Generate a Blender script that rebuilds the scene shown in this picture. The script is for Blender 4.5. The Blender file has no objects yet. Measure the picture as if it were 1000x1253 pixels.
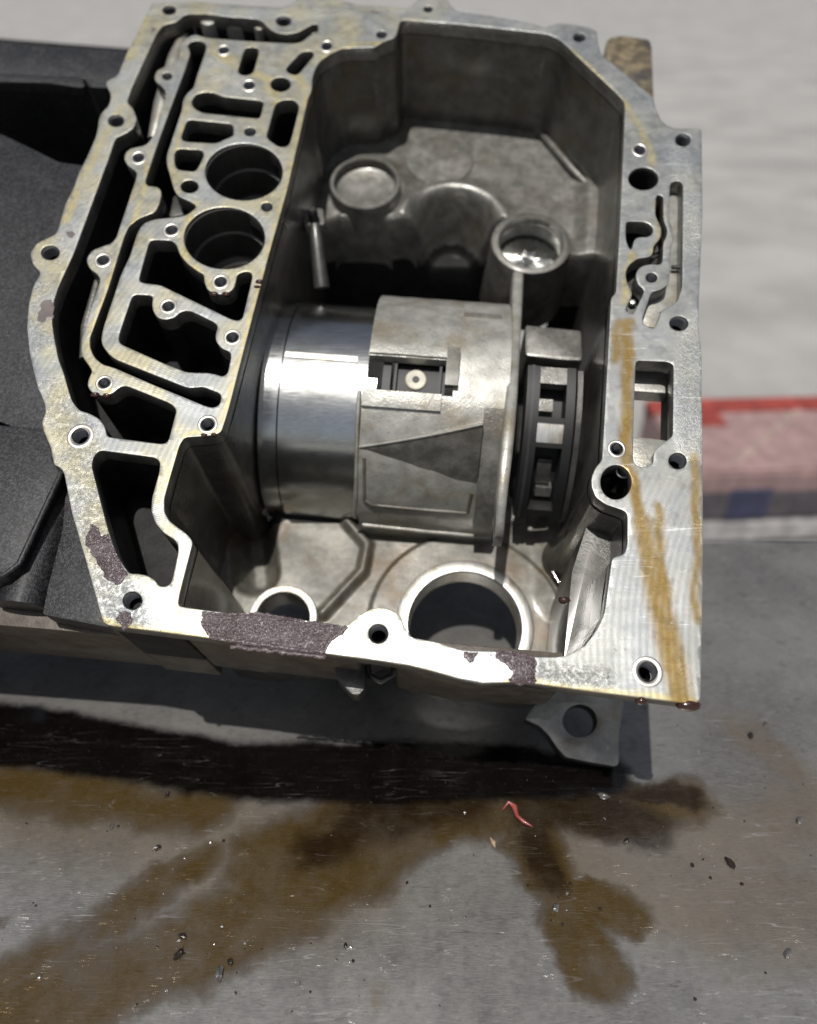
import bpy, bmesh, math, random
import numpy as np
from mathutils import Vector, Matrix, noise
random.seed(4)
R = math.radians
SC = bpy.context.scene
COL = SC.collection

# ------------------------------------------------------------------ camera
PITCH, TILT, FPX, DIST = 35.0, 24.0, 950.0, 0.4568
cT, sT = math.cos(R(TILT)), math.sin(R(TILT))

def L(px, py, D=0.0):
    """point of the housing's own frame on the plane D metres behind the machined face"""
    vx, vy = (px - 500.0) / FPX, (626.5 - py) / FPX
    den = cT - sT * vy
    s = (DIST + D) / den
    return Vector((s * vx, s * (cT * vy + sT), -D))
HA = R(90 - (PITCH + TILT))                        # lean of the housing
ROT = Matrix.Rotation(HA, 3, 'X')
def cam_height():                                  # the rear lug's foot stands on the bench
    p = ROT @ (L(757, 941, 0.167) - Vector((0, 0, DIST)))
    return -p.z
H = cam_height()
ORI = Vector((0, 0, H)) + ROT @ Vector((0, 0, -DIST))
def bench(px, py, z=0.0):
    """point on the bench top"""
    vx, vy = (px - 500.0) / FPX, (626.5 - py) / FPX
    d = Vector((vx, math.cos(R(PITCH)) + vy * math.sin(R(PITCH)), -math.sin(R(PITCH)) + vy * math.cos(R(PITCH))))
    t = (z - H) / d.z
    return Vector((0, 0, H)) + d * t

cd = bpy.data.cameras.new('camera'); cam = bpy.data.objects.new('camera', cd); COL.objects.link(cam)
cam.location = (0, 0, H); cam.rotation_euler = (R(90 - PITCH), 0, 0)
cd.sensor_fit = 'HORIZONTAL'; cd.sensor_width = 36; cd.lens = 36 * FPX / 1000.0
cd.clip_start = 0.01; cd.clip_end = 200
cd.dof.use_dof = True; cd.dof.focus_distance = 0.505; cd.dof.aperture_fstop = 4.0
SC.camera = cam

# ------------------------------------------------------------------ light
SUN_EL, SUN_AZ = 67.0, -14.0       # azimuth measured from behind the camera, negative = from the left
sv = Vector((math.sin(R(SUN_AZ)) * math.cos(R(SUN_EL)), -math.cos(R(SUN_AZ)) * math.cos(R(SUN_EL)), math.sin(R(SUN_EL))))
sd = bpy.data.lights.new('sun', 'SUN'); sun = bpy.data.objects.new('sun', sd); COL.objects.link(sun)
sd.energy = 3.9; sd.angle = R(0.6); sd.color = (1.0, 0.965, 0.91)
sun.rotation_euler = sv.to_track_quat('Z', 'Y').to_euler(); sun.location = (0, -1, 2)
W = bpy.data.worlds.new('World'); SC.world = W; W.use_nodes = True
wn = W.node_tree.nodes; wl = W.node_tree.links
bg = wn['Background']; sky = wn.new('ShaderNodeTexSky'); sky.sky_type = 'NISHITA'; sky.sun_disc = False
sky.sun_elevation = R(SUN_EL); sky.sun_rotation = math.atan2(sv.x, sv.y)
sky.air_density = 1.0; sky.dust_density = 2.5
hs = wn.new('ShaderNodeHueSaturation'); hs.inputs['Saturation'].default_value = .55
wl.new(sky.outputs[0], hs.inputs['Color']); wl.new(hs.outputs[0], bg.inputs[0]); bg.inputs[1].default_value = 0.055
SC.view_settings.view_transform = 'Standard'; SC.view_settings.look = 'None'
SC.view_settings.exposure = 0.15; SC.view_settings.gamma = 1.0

# ------------------------------------------------------------------ node helpers
class NT:
    def __init__(s, name):
        s.m = bpy.data.materials.new(name); s.m.use_nodes = True
        s.t = s.m.node_tree; s.n = s.t.nodes; s.l = s.t.links
        s.b = s.n['Principled BSDF']
        s.co = s.n.new('ShaderNodeTexCoord').outputs['Object']
    def set(s, **k):
        for a, v in k.items():
            i = s.b.inputs[a.replace('_', ' ')]
            if isinstance(v, bpy.types.NodeSocket): s.l.new(v, i)
            else: i.default_value = v
    def inp(s, node, i, v):
        if isinstance(v, bpy.types.NodeSocket): s.l.new(v, node.inputs[i])
        else: node.inputs[i].default_value = v
    def noise(s, scale, detail=4, rough=0.55, vec=None, dist=0.0, out=0):
        n = s.n.new('ShaderNodeTexNoise'); n.inputs['Scale'].default_value = scale
        n.inputs['Detail'].default_value = detail; n.inputs['Roughness'].default_value = rough
        n.inputs['Distortion'].default_value = dist
        s.l.new(vec if vec else s.co, n.inputs['Vector']); return n.outputs[out]
    def vor(s, scale, vec=None, feat='F1', out=0):
        n = s.n.new('ShaderNodeTexVoronoi'); n.feature = feat; n.inputs['Scale'].default_value = scale
        s.l.new(vec if vec else s.co, n.inputs['Vector']); return n.outputs[out]
    def wave(s, scale, vec=None, kind='BANDS', d='X', dist=0.0, prof='SIN'):
        n = s.n.new('ShaderNodeTexWave'); n.wave_type = kind; n.wave_profile = prof
        if kind == 'BANDS': n.bands_direction = d
        else: n.rings_direction = d
        n.inputs['Scale'].default_value = scale; n.inputs['Distortion'].default_value = dist
        s.l.new(vec if vec else s.co, n.inputs['Vector']); return n.outputs['Fac']
    def mapp(s, loc=(0, 0, 0), rot=(0, 0, 0), sc=(1, 1, 1), vec=None):
        n = s.n.new('ShaderNodeMapping'); n.inputs[1].default_value = loc; n.inputs[2].default_value = rot
        n.inputs[3].default_value = sc; s.l.new(vec if vec else s.co, n.inputs[0]); return n.outputs[0]
    def ramp(s, fac, a, b, ca=0.0, cb=1.0):
        n = s.n.new('ShaderNodeMapRange'); n.clamp = True; n.interpolation_type = 'SMOOTHSTEP'
        s.inp(n, 0, fac); n.inputs[1].default_value = a; n.inputs[2].default_value = b
        n.inputs[3].default_value = ca; n.inputs[4].default_value = cb; return n.outputs[0]
    def math(s, op, a, b=0.0):
        n = s.n.new('ShaderNodeMath'); n.operation = op; s.inp(n, 0, a); s.inp(n, 1, b); return n.outputs[0]
    def mix(s, f, a, b):
        n = s.n.new('ShaderNodeMix'); n.data_type = 'RGBA'
        s.inp(n, 0, f)
        for i, v in ((6, a), (7, b)):
            if isinstance(v, bpy.types.NodeSocket): s.l.new(v, n.inputs[i])
            else: n.inputs[i].default_value = (v[0], v[1], v[2], 1)
        return n.outputs[2]
    def bump(s, h, strength=0.3, dist=0.0005, prev=None):
        n = s.n.new('ShaderNodeBump'); n.inputs['Strength'].default_value = strength
        n.inputs['Distance'].default_value = dist; s.l.new(h, n.inputs['Height'])
        if prev: s.l.new(prev, n.inputs['Normal'])
        return n.outputs[0]
    def warp(s, scale, amp, vec=None, detail=3):
        c = vec if vec else s.co
        n = s.noise(scale, detail, 0.6, c, out=1)
        v = s.n.new('ShaderNodeVectorMath'); v.operation = 'SUBTRACT'; s.l.new(n, v.inputs[0]); v.inputs[1].default_value = (.5, .5, .5)
        w = s.n.new('ShaderNodeVectorMath'); w.operation = 'SCALE'; s.l.new(v.outputs[0], w.inputs[0]); w.inputs['Scale'].default_value = amp
        a = s.n.new('ShaderNodeVectorMath'); a.operation = 'ADD'; s.l.new(c, a.inputs[0]); s.l.new(w.outputs[0], a.inputs[1])
        return a.outputs[0]

def capsule_group():
    g = bpy.data.node_groups.new('capsule', 'ShaderNodeTree')
    for nm, ty in (('P', 'NodeSocketVector'), ('A', 'NodeSocketVector'), ('B', 'NodeSocketVector'), ('R', 'NodeSocketFloat'), ('S', 'NodeSocketFloat')):
        g.interface.new_socket(nm, in_out='INPUT', socket_type=ty)
    g.interface.new_socket('M', in_out='OUTPUT', socket_type='NodeSocketFloat')
    N, K = g.nodes, g.links
    i = N.new('NodeGroupInput'); o = N.new('NodeGroupOutput')
    def vm(op, a, b=None):
        n = N.new('ShaderNodeVectorMath'); n.operation = op; K.new(a, n.inputs[0])
        if b is not None: K.new(b, n.inputs['Scale' if op == 'SCALE' else 1])
        return n
    def mm(op, a, b, c=False):
        n = N.new('ShaderNodeMath'); n.operation = op; n.use_clamp = c
        for q, v in ((0, a), (1, b)):
            if isinstance(v, float): n.inputs[q].default_value = v
            else: K.new(v, n.inputs[q])
        return n.outputs[0]
    pa = vm('SUBTRACT', i.outputs[0], i.outputs[1]).outputs[0]
    ba = vm('SUBTRACT', i.outputs[2], i.outputs[1]).outputs[0]
    dot = vm('DOT_PRODUCT', pa, ba).outputs['Value']; bb = vm('DOT_PRODUCT', ba, ba).outputs['Value']
    h = mm('DIVIDE', dot, mm('ADD', bb, 1e-9), True)
    q = vm('SUBTRACT', pa, vm('SCALE', ba, h).outputs[0]).outputs[0]
    d = vm('LENGTH', q).outputs['Value']
    lo = mm('SUBTRACT', i.outputs[3], i.outputs[4])
    n = N.new('ShaderNodeMapRange'); n.interpolation_type = 'SMOOTHSTEP'; n.clamp = True
    K.new(d, n.inputs[0]); K.new(lo, n.inputs[1]); K.new(mm('ADD', i.outputs[3], i.outputs[4]), n.inputs[2])
    n.inputs[3].default_value = 1; n.inputs[4].default_value = 0
    K.new(n.outputs[0], o.inputs[0])
    return g
CAPS = capsule_group()
def caps(t, vec, items):
    """union of soft capsules (a, b, radius, softness)"""
    res = None
    for a, b, r, s in items:
        g = t.n.new('ShaderNodeGroup'); g.node_tree = CAPS
        t.l.new(vec, g.inputs[0]); g.inputs[1].default_value = a; g.inputs[2].default_value = b
        g.inputs[3].default_value = r; g.inputs[4].default_value = s
        res = g.outputs[0] if res is None else t.math('MAXIMUM', res, g.outputs[0])
    return res
def facestrokes(pl):
    out = []
    for pts, r, s in pl:
        for k in range(max(1, len(pts) - 1)):
            a = L(*pts[k]); b = L(*pts[min(k + 1, len(pts) - 1)])
            out.append((a, b, r * 5.3e-4, s * 5.3e-4))
    return out

# ------------------------------------------------------------------ materials
FACE_MASKS = dict(streak=[
        ([(768, 395), (768, 470), (766, 562), (786, 640)], 8, 4), ([(786, 640), (800, 700), (814, 765), (834, 856)], 13, 6),
        ([(757, 395), (753, 440)], 6, 5), ([(850, 560), (853, 660), (852, 760)], 5, 4),
        ([(806, 620), (812, 700), (818, 740)], 4, 3)],
    edge=[
        ([(378, 110), (352, 230), (328, 320)], 9, 8), ([(323, 330), (292, 450), (274, 515)], 6, 5),
        ([(270, 526), (232, 530), (214, 560), (202, 600)], 4, 3), ([(395, 70), (430, 55), (470, 52)], 6, 5),
        ([(240, 250), (222, 290), (228, 318), (262, 350)], 8, 7), ([(180, 190), (176, 240), (160, 280), (140, 330), (112, 400), (108, 440), (118, 470), (135, 478)], 5, 4),
        ([(320, 190), (345, 215)], 10, 8), ([(150, 130), (120, 180), (95, 230), (80, 270)], 7, 6), ([(180, 20), (160, 70)], 10, 8),
        ([(230, 120), (225, 150), (210, 195), (220, 235)], 4, 3), ([(775, 310), (766, 340), (766, 370)], 6, 4), ([(806, 250), (808, 290), (800, 310)], 6, 4),
        ([(760, 120), (785, 160), (800, 200)], 6, 5), ([(700, 60), (760, 120)], 3, 3), ([(620, 832), (740, 846), (850, 858)], 4, 3), ([(255, 778), (180, 770), (128, 760)], 4, 3),
        ([(260, 60), (330, 100), (345, 140)], 12, 10), ([(360, 90), (375, 110)], 10, 8)],
    worn=[
        ([(60, 480), (97, 535), (110, 620), (150, 760)], 26, 14), ([(855, 400), (850, 460), (848, 540)], 22, 12),
        ([(165, 60), (140, 150), (95, 260), (60, 320)], 16, 10), ([(45, 350), (48, 420)], 20, 10), ([(830, 180), (850, 300)], 16, 10),
        ([(290, 95), (320, 115)], 12, 8), ([(270, 60), (268, 90)], 14, 8), ([(655, 820), (740, 830)], 12, 10), ([(190, 12), (420, 15)], 10, 8)])
def mask_attributes(me, cell=.0032):
    bm = bmesh.new(); bm.from_mesh(me)
    for ax in (0, 1):
        lo = min(v.co[ax] for v in bm.verts); hi = max(v.co[ax] for v in bm.verts); k = lo + cell
        while k < hi:
            n = [0, 0, 0]; n[ax] = 1; c = [0, 0, 0]; c[ax] = k
            bmesh.ops.bisect_plane(bm, geom=bm.verts[:] + bm.edges[:] + bm.faces[:], plane_co=c, plane_no=n, dist=1e-7); k += cell
    bm.to_mesh(me); bm.free()
    co = np.empty(len(me.vertices) * 3); me.vertices.foreach_get('co', co); co = co.reshape(-1, 3)[:, :2]
    wob = np.array([(noise.noise(Vector((x * 60, y * 60, 0))), noise.noise(Vector((x * 60, y * 60, 7)))) for x, y in co]) * .0022
    for nm, pl in FACE_MASKS.items():
        m = np.zeros(len(co)); p = co + wob
        for a, b, r, so in facestrokes(pl):
            a2, b2 = np.array(a[:2]), np.array(b[:2]); d = b2 - a2; h = np.clip(((p - a2) @ d) / (d @ d + 1e-12), 0, 1)
            q = np.linalg.norm(p - a2 - h[:, None] * d, axis=1); t = np.clip((q - (r - so)) / (2 * so), 0, 1)
            m = np.maximum(m, 1 - t * t * (3 - 2 * t))
        at = me.attributes.new(nm, 'FLOAT', 'POINT'); at.data.foreach_set('value', m.astype(np.float32))
def m_machined():
    t = NT('machined_aluminium')
    def att(nm):
        n = t.n.new('ShaderNodeAttribute'); n.attribute_name = nm; return n.outputs['Fac']
    streak, edge, rough_zone = att('streak'), att('edge'), att('worn')
    big = t.noise(22, 4, 0.6); mid = t.noise(120, 5, 0.65); fine = t.noise(900, 3, 0.7)
    base = t.mix(t.ramp(big, .35, .7), (0.235, 0.252, 0.265), (0.38, 0.39, 0.385))
    base = t.mix(t.ramp(mid, .42, .75, 0, .55), base, (0.24, 0.245, 0.245))
    # pits and corrosion specks
    grain = t.ramp(t.noise(260, 8, .82), .45, .68)
    pits = t.math('MULTIPLY', t.ramp(t.noise(420, 6, .8), .52, .66), t.math('ADD', t.math('MULTIPLY', rough_zone, .55), t.ramp(t.noise(28, 4), .55, .7, 0.03, .5)))
    sx = t.n.new('ShaderNodeSeparateXYZ'); t.l.new(t.co, sx.inputs[0])
    milled = t.ramp(sx.outputs['X'], .10, .14)
    gk = t.math('MULTIPLY', t.ramp(milled, 0, 1, .16, .06), t.math('ADD', .35, t.math('MULTIPLY', rough_zone, 2.2)))
    base = t.mix(t.math('MULTIPLY', grain, gk), base, (0.17, 0.17, 0.172))
    base = t.mix(t.math('MULTIPLY', t.ramp(t.noise(330, 6, .8, t.mapp((3, 3, 3))), .52, .66), t.math('ADD', .05, t.math('MULTIPLY', rough_zone, .3))), base, (0.66, 0.66, 0.65))
    mline = t.wave(260, t.mapp((0, 0, 0), (0, 0, .75), (1, 1, 1), t.warp(12, .01)), 'BANDS', 'X', .4)
    base = t.mix(t.math('MULTIPLY', t.math('MULTIPLY', t.ramp(mline, .3, .8), milled), t.ramp(t.noise(22, 4, .6, t.mapp((9, 2, 0))), .4, .6, .1, .5)), base, (0.2, 0.205, 0.215))
    base = t.mix(pits, base, (0.13, 0.125, 0.115))
    # thin yellow oil film
    ef = t.math('MULTIPLY', edge, t.ramp(t.noise(90, 4, .6), .3, .6, .4, .95))
    gx = t.n.new('ShaderNodeSeparateXYZ'); t.l.new(t.co, gx.inputs[0])
    gen = t.math('MULTIPLY', t.ramp(t.noise(24, 5, .6, t.mapp((3, 5, 1))), .36, .68, 0, .62), t.ramp(gx.outputs['X'], -.02, .08, 1, .25))
    base = t.mix(t.math('MAXIMUM', ef, gen), base, (0.40, 0.35, 0.19))
    sf = t.math('MULTIPLY', streak, t.ramp(t.noise(120, 4, .6, t.mapp(sc=(1, .25, 1))), .2, .6, .6, .95))
    base = t.mix(sf, base, (0.235, 0.15, 0.03))
    for k, (rz, sc_) in enumerate(((.4, 16), (1.9, 22), (-.7, 12))):
        v = t.noise(sc_, 2, .5, t.mapp((k * 3, k, 0), (0, 0, rz), (.5, 14, 1)), .5)
        ln = t.math('MULTIPLY', t.ramp(t.math('ABSOLUTE', t.math('SUBTRACT', v, .5)), 0, .007, 1, 0), t.ramp(t.noise(40, 3, .6, t.mapp((k, 4, 0))), .5, .6))
        base = t.mix(t.math('MULTIPLY', ln, .5), base, (0.66, 0.67, 0.67) if k != 1 else (.16, .16, .16))
    # milling marks: wide arcs of the cutter
    wv = t.wave(75, t.mapp((-.35, -.2, 0), (0, 0, .3)), 'RINGS', 'Z', 0.6)
    wv2 = t.wave(230, t.mapp((.25, -.55, 0)), 'RINGS', 'Z', 0.4)
    h = t.math('ADD', t.math('MULTIPLY', wv, .2), t.math('MULTIPLY', t.math('MULTIPLY', wv2, t.ramp(t.noise(14, 3, .6, t.mapp((2, 8, 0))), .4, .6)), .22))
    n1 = t.bump(h, 0.4, 0.0003)
    h2 = t.math('ADD', t.math('MULTIPLY', t.noise(420, 4, .7), t.math('ADD', t.math('MULTIPLY', rough_zone, 1.4), .18)), t.math('MULTIPLY', pits, -.6))
    n2 = t.bump(t.math('ADD', h2, t.math('MULTIPLY', grain, t.math('ADD', .06, t.math('MULTIPLY', rough_zone, .6)))), 0.5, 0.0005, n1)
    t.set(Base_Color=base, Metallic=t.math('SUBTRACT', 0.72, t.math('MULTIPLY', sf, .5)), Normal=n2,
          Roughness=t.math('ADD', t.ramp(mid, .3, .7, .36, .52), t.math('SUBTRACT', t.math('MULTIPLY', pits, .25), t.math('MULTIPLY', sf, .16))))
    return t.m

def m_cast(name, c1, c2, stain, rough=0.42, gran=1.0, st_amt=.55, metal=.42, oil=.35):
    t = NT(name)
    big = t.noise(16, 4, .6); mid = t.noise(70, 5, .65); fine = t.noise(650, 3, .6)
    base = t.mix(t.ramp(mid, .3, .72), c1, c2)
    base = t.mix(t.ramp(t.noise(26, 5, .65, t.mapp((7, 2, 4))), .48, .7, 0, st_amt), base, stain)
    base = t.mix(t.ramp(t.noise(240, 4, .7), .55, .7, 0, .35), base, tuple(v * .4 for v in c1))
    h = t.math('ADD', t.math('MULTIPLY', fine, .5 * gran), t.math('MULTIPLY', t.noise(180, 4, .6), .45 * gran))
    t.set(Base_Color=base, Metallic=metal, Normal=t.bump(t.math('ADD', h, t.math('MULTIPLY', t.noise(330, 4, .7), .7 * gran)), .6, .0007), Roughness=t.ramp(big, .3, .7, rough - .1, rough + .12),
          Coat_Weight=oil, Coat_Roughness=.18)
    return t.m

def m_black_cast():
    t = NT('dark_sand_cast_metal')
    fine = t.noise(520, 4, .75); mid = t.noise(60, 5, .6)
    base = t.mix(t.ramp(fine, .42, .68), (0.010, 0.0105, 0.012), (0.046, 0.047, 0.052))
    base = t.mix(t.ramp(mid, .5, .8, 0, .5), base, (0.05, 0.05, 0.05))
    scr = t.ramp(t.noise(60, 6, .8, t.mapp(rot=(0, 0, .9), sc=(1, 9, 1)), 1.5), .62, .72, 0, .35)
    base = t.mix(scr, base, (0.16, 0.16, 0.16))
    h = t.math('ADD', fine, t.math('MULTIPLY', t.noise(1300, 2), .6))
    t.set(Base_Color=base, Metallic=.3, Roughness=t.ramp(mid, .3, .7, .36, .5), Normal=t.bump(h, .6, .0008), Coat_Weight=.08, Coat_Roughness=.3, Specular_IOR_Level=.35)
    return t.m

def m_steel(name, c=(.55, .56, .57), rough=.16, axis='X', scale=400, stain=None):
    t = NT(name)
    sc = (1, 60, 60) if axis == 'Y' else (40, 1, 1)
    n = t.noise(scale / 8, 3, .6, t.mapp(sc=sc))
    b = t.mix(t.ramp(n, .3, .7), tuple(v * .78 for v in c), c)
    b = t.mix(t.ramp(t.noise(20, 4), .5, .75, 0, .4), b, (0.33, 0.32, 0.27))
    if stain: b = t.mix(t.ramp(t.noise(45, 4), .45, .65, 0, .8), b, stain)
    t.set(Base_Color=b, Metallic=1.0, Roughness=t.ramp(n, .3, .7, rough, rough + .14), Normal=t.bump(n, .12, .0002))
    return t.m

def m_plain(name, c, rough=.5, metal=0.0, gran=0.0, coat=0.0, var=.25):
    t = NT(name)
    b = t.mix(t.ramp(t.noise(60, 4), .35, .7), tuple(v * (1 - var) for v in c), tuple(min(1, v * (1 + var)) for v in c))
    t.set(Base_Color=b, Metallic=metal, Roughness=rough, Coat_Weight=coat, Coat_Roughness=.08)
    if gran: t.set(Normal=t.bump(t.noise(700, 4, .7), gran, .0006))
    return t.m

def m_gasket():
    t = NT('gasket_residue')
    g = t.noise(1500, 2, .7)
    b = t.mix(t.ramp(g, .42, .62), (0.028, 0.018, 0.022), (0.2, 0.15, 0.165))
    b = t.mix(t.ramp(t.noise(1900, 2, .7, t.mapp((2, 1, 0))), .62, .72), b, (0.42, 0.38, 0.39))
    b = t.mix(t.ramp(t.noise(60, 3), .45, .7, 0, .6), b, (0.05, 0.022, 0.022))
    b = t.mix(t.ramp(t.noise(140, 5, .7, t.mapp(rot=(0, 0, -.15), sc=(.4, 2, 1))), .5, .62, 0, .55), b, (0.2, 0.17, 0.175))
    t.set(Base_Color=b, Roughness=.5, Metallic=.1, Coat_Weight=.25, Coat_Roughness=.25, Normal=t.bump(g, 1.0, .0012))
    return t.m

def m_bench():
    t = NT('brushed_steel_bench')
    w = t.warp(9, 0.06, None, 5); w2 = t.warp(22, .03, w, 8)
    def B(*pts):
        return [bench(*p) for p in pts]
    dark, mid, lite, shadow_band = [], [], [], []
    def st(dst, pts, r, s):
        q = B(*pts)
        for k in range(len(q) - 1): dst.append((q[k], q[k + 1], r, s))
    # heavy brown oil run
    st(mid, [(600, 975), (500, 1010), (450, 1060), (340, 1115), (200, 1170), (60, 1225), (-60, 1270)], .026, 0.0086)
    st(mid, [(430, 990), (340, 1050)], .03, 0.0109)
    st(mid, [(250, 1060), (120, 1130), (0, 1190)], .013, 0.0078)
    st(mid, [(640, 1000), (665, 1060), (700, 1120), (725, 1180)], .022, 0.0055)
    st(mid, [(700, 1090), (775, 1110)], .016, 0.0047)
    st(mid, [(560, 975), (700, 975), (840, 985)], .020, 0.0078)
    st(mid, [(-40, 955), (120, 960), (260, 985)], .020, 0.0109)
    for q0 in ([(-60, 900), (100, 925), (300, 958), (520, 962), (740, 952)], [(-60, 880), (60, 905), (190, 935), (260, 950)], [(-60, 915), (150, 930)], [(-60, 868), (80, 890), (200, 915), (300, 930)], [(240, 950), (500, 938), (745, 945)], [(300, 930), (500, 925), (650, 935)]): st(shadow_band, q0, .016, .005)  # near-black strokes paint the housing's shadow onto the bench
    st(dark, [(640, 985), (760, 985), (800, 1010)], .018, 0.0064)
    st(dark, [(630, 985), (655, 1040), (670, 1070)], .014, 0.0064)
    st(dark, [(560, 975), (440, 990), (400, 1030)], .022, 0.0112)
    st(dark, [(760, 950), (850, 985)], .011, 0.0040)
    st(lite, [(830, 1040), (930, 1020), (1010, 980)], .035, .025)
    st(lite, [(900, 890), (960, 940)], .02, .015)
    st(lite, [(720, 1040), (860, 1100), (980, 1110)], .035, .025)
    st(lite, [(0, 960), (220, 1000), (400, 1080)], .045, .03)
    st(lite, [(470, 1225), (490, 1222)], .006, .004)
    st(mid, [(-10, 1115), (10, 1112)], .007, 0.0031)
    SHADOW = caps(t, t.warp(30, .012, t.warp(120, .004)), shadow_band)
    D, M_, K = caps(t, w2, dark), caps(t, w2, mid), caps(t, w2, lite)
    gr = t.noise(60, 4, .7, t.mapp(rot=(0, 0, .35), sc=(2, 34, 1)))
    blot = t.noise(9, 5, .65); mot = t.noise(75, 5, .7)
    b = t.mix(t.ramp(blot, .3, .7), (0.18, 0.172, 0.166), (0.34, 0.33, 0.312))
    b = t.mix(t.ramp(gr, .4, .62, 0, .5), b, (0.42, 0.41, 0.395))
    b = t.mix(t.ramp(mot, .5, .72, 0, .45), b, (0.075, 0.068, 0.06))
    nz = t.math('MULTIPLY', t.ramp(t.noise(18, 7, .72), .3, .6, .68, 1), t.ramp(gr, .25, .6, .7, 1))
    b = t.mix(t.math('MULTIPLY', t.math('MULTIPLY', K, nz), .45), b, (0.23, 0.155, 0.065))
    b = t.mix(t.math('MULTIPLY', t.math('MULTIPLY', M_, nz), 1.0), b, (0.105, 0.062, 0.012))
    b = t.mix(t.math('MULTIPLY', t.math('MULTIPLY', D, nz), .95), b, (0.022, 0.011, 0.003))
    tide = t.math('MULTIPLY', M_, t.math('SUBTRACT', 1, M_))
    b = t.mix(t.math('MULTIPLY', tide, .8), b, (0.045, 0.022, 0.004))
    b = t.mix(SHADOW, b, (0.006, 0.004, 0.0035))
    oil_shadow0 = t.math('MAXIMUM', SHADOW, M_)
    # scratches, pits, specks
    s1 = t.ramp(t.wave(3.1, t.warp(5, .05, t.mapp(rot=(0, 0, 1.35))), 'BANDS', 'X', 3.0), .9985, 1)
    thin = t.ramp(t.noise(7, 2, .5, t.mapp(rot=(0, 0, .32), sc=(.35, 30, 1)), .6), .494, .506)
    line = t.math('SUBTRACT', 1, t.math('ABSOLUTE', t.math('SUBTRACT', t.math('MULTIPLY', thin, 2), 1)))
    line = t.math('MULTIPLY', line, t.ramp(t.noise(35, 4, .7), .5, .6))
    v = t.noise(14, 2, .5, t.mapp((4, 1, 0), (0, 0, -.9), (1.5, 30, 1)), .8)
    line2 = t.math('MULTIPLY', t.ramp(t.math('ABSOLUTE', t.math('SUBTRACT', v, .5)), .0, .006, 1, 0), t.ramp(t.noise(50, 3, .7, t.mapp((1, 1, 0))), .54, .62))
    b = t.mix(t.math('MULTIPLY', t.math('MAXIMUM', line, line2), t.math('SUBTRACT', .28, t.math('MULTIPLY', oil_shadow0, .22))), b, (0.62, 0.62, 0.62))
    for k, (rz, sc_) in enumerate(((.15, 9), (1.2, 11), (-.5, 13), (2.1, 10), (.55, 17))):
        v = t.noise(sc_, 1.5, .5, t.mapp((k * 3.3, k * 1.7, 0), (0, 0, rz), (.6, 12, 1)), .3)
        ln = t.math('MULTIPLY', t.ramp(t.math('ABSOLUTE', t.math('SUBTRACT', v, .5)), 0, .006, 1, 0), t.ramp(t.noise(22, 4, .65, t.mapp((k, 2, k))), .5, .6))
        b = t.mix(t.math('MULTIPLY', ln, t.math('SUBTRACT', .42, t.math('MULTIPLY', oil_shadow0, .25))), b, (0.62, 0.61, 0.6) if k % 3 != 1 else (.04, .035, .03))
    sp = t.ramp(t.noise(420, 3, .8), .66, .72)
    b = t.mix(t.math('MULTIPLY', sp, .8), b, (0.05, 0.045, 0.04))
    sp2 = t.ramp(t.noise(520, 3, .8, t.mapp((5, 5, 0))), .69, .74)
    b = t.mix(sp2, b, (0.65, 0.65, 0.64))
    oil = t.math('MAXIMUM', SHADOW, t.math('MAXIMUM', t.math('MAXIMUM', D, M_), t.math('MULTIPLY', K, .5)))  # oil films joined with the painted shadow band
    rg = t.math('SUBTRACT', t.ramp(mot, .3, .7, .3, .46), t.math('MULTIPLY', oil, .12))
    h = t.math('ADD', t.math('MULTIPLY', gr, .5), t.math('ADD', t.math('MULTIPLY', line2, -.8), t.math('MULTIPLY', t.noise(500, 3, .7), .5)))
    t.set(Base_Color=b, Metallic=t.math('SUBTRACT', .72, t.math('MULTIPLY', oil, .1)), Roughness=rg, Normal=t.bump(h, .35, .0004),
          Coat_Weight=t.math('ADD', .08, t.math('MULTIPLY', oil, .8)), Coat_Roughness=.07)
    return t.m

def m_concrete():
    t = NT('concrete_floor')
    a = t.noise(1.6, 5, .6); b_ = t.noise(9, 5, .6)
    b = t.mix(t.ramp(a, .3, .7), (0.24, 0.235, 0.227), (0.33, 0.325, 0.315))
    b = t.mix(t.ramp(b_, .5, .75, 0, .12), b, (0.2, 0.195, 0.19))
    t.set(Base_Color=b, Roughness=.9)
    return t.m

MACH = m_machined()
CAST = m_cast('cast_aluminium_oily', (0.10, 0.097, 0.088), (0.21, 0.205, 0.188), (0.10, 0.08, 0.055), .4)
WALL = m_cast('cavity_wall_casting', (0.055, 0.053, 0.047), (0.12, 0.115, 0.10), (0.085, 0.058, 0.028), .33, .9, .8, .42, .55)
CASTD = m_cast('cast_aluminium_dark', (0.045, 0.044, 0.042), (0.09, 0.088, 0.083), (0.04, 0.034, 0.026), .42, 1, .5, .55)
CASTL = m_cast('cast_aluminium_light', (0.25, 0.245, 0.225), (0.38, 0.375, 0.345), (0.2, 0.155, 0.08), .42, .7, .6)
BROWN = m_cast('cast_aluminium_brown_oil', (0.075, 0.07, 0.058), (0.15, 0.142, 0.12), (0.08, 0.048, 0.016), .5, .6, .75, .25)
DOWELM = m_cast('shade_dark_tube', (0.035, 0.033, 0.03), (0.08, 0.077, 0.07), (0.03, 0.022, 0.014), .32, .6, .6, .4, .6)  # dark colour stands in for shade on the sunlit dowel tube
UNDER = m_cast('stained_casting', (0.05, 0.04, 0.031), (0.1, 0.085, 0.068), (0.045, 0.028, 0.015), .55, 1.2, .7, .2, .15)
DEEP = m_cast('recess_shade_casting', (0.010, 0.010, 0.0105), (0.022, 0.022, 0.022), (0.01, 0.009, 0.008), .55, .7, .4, .3, .05)  # near-black colour puts the shade of ports and recesses into the material
BLACK = m_black_cast()
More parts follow.
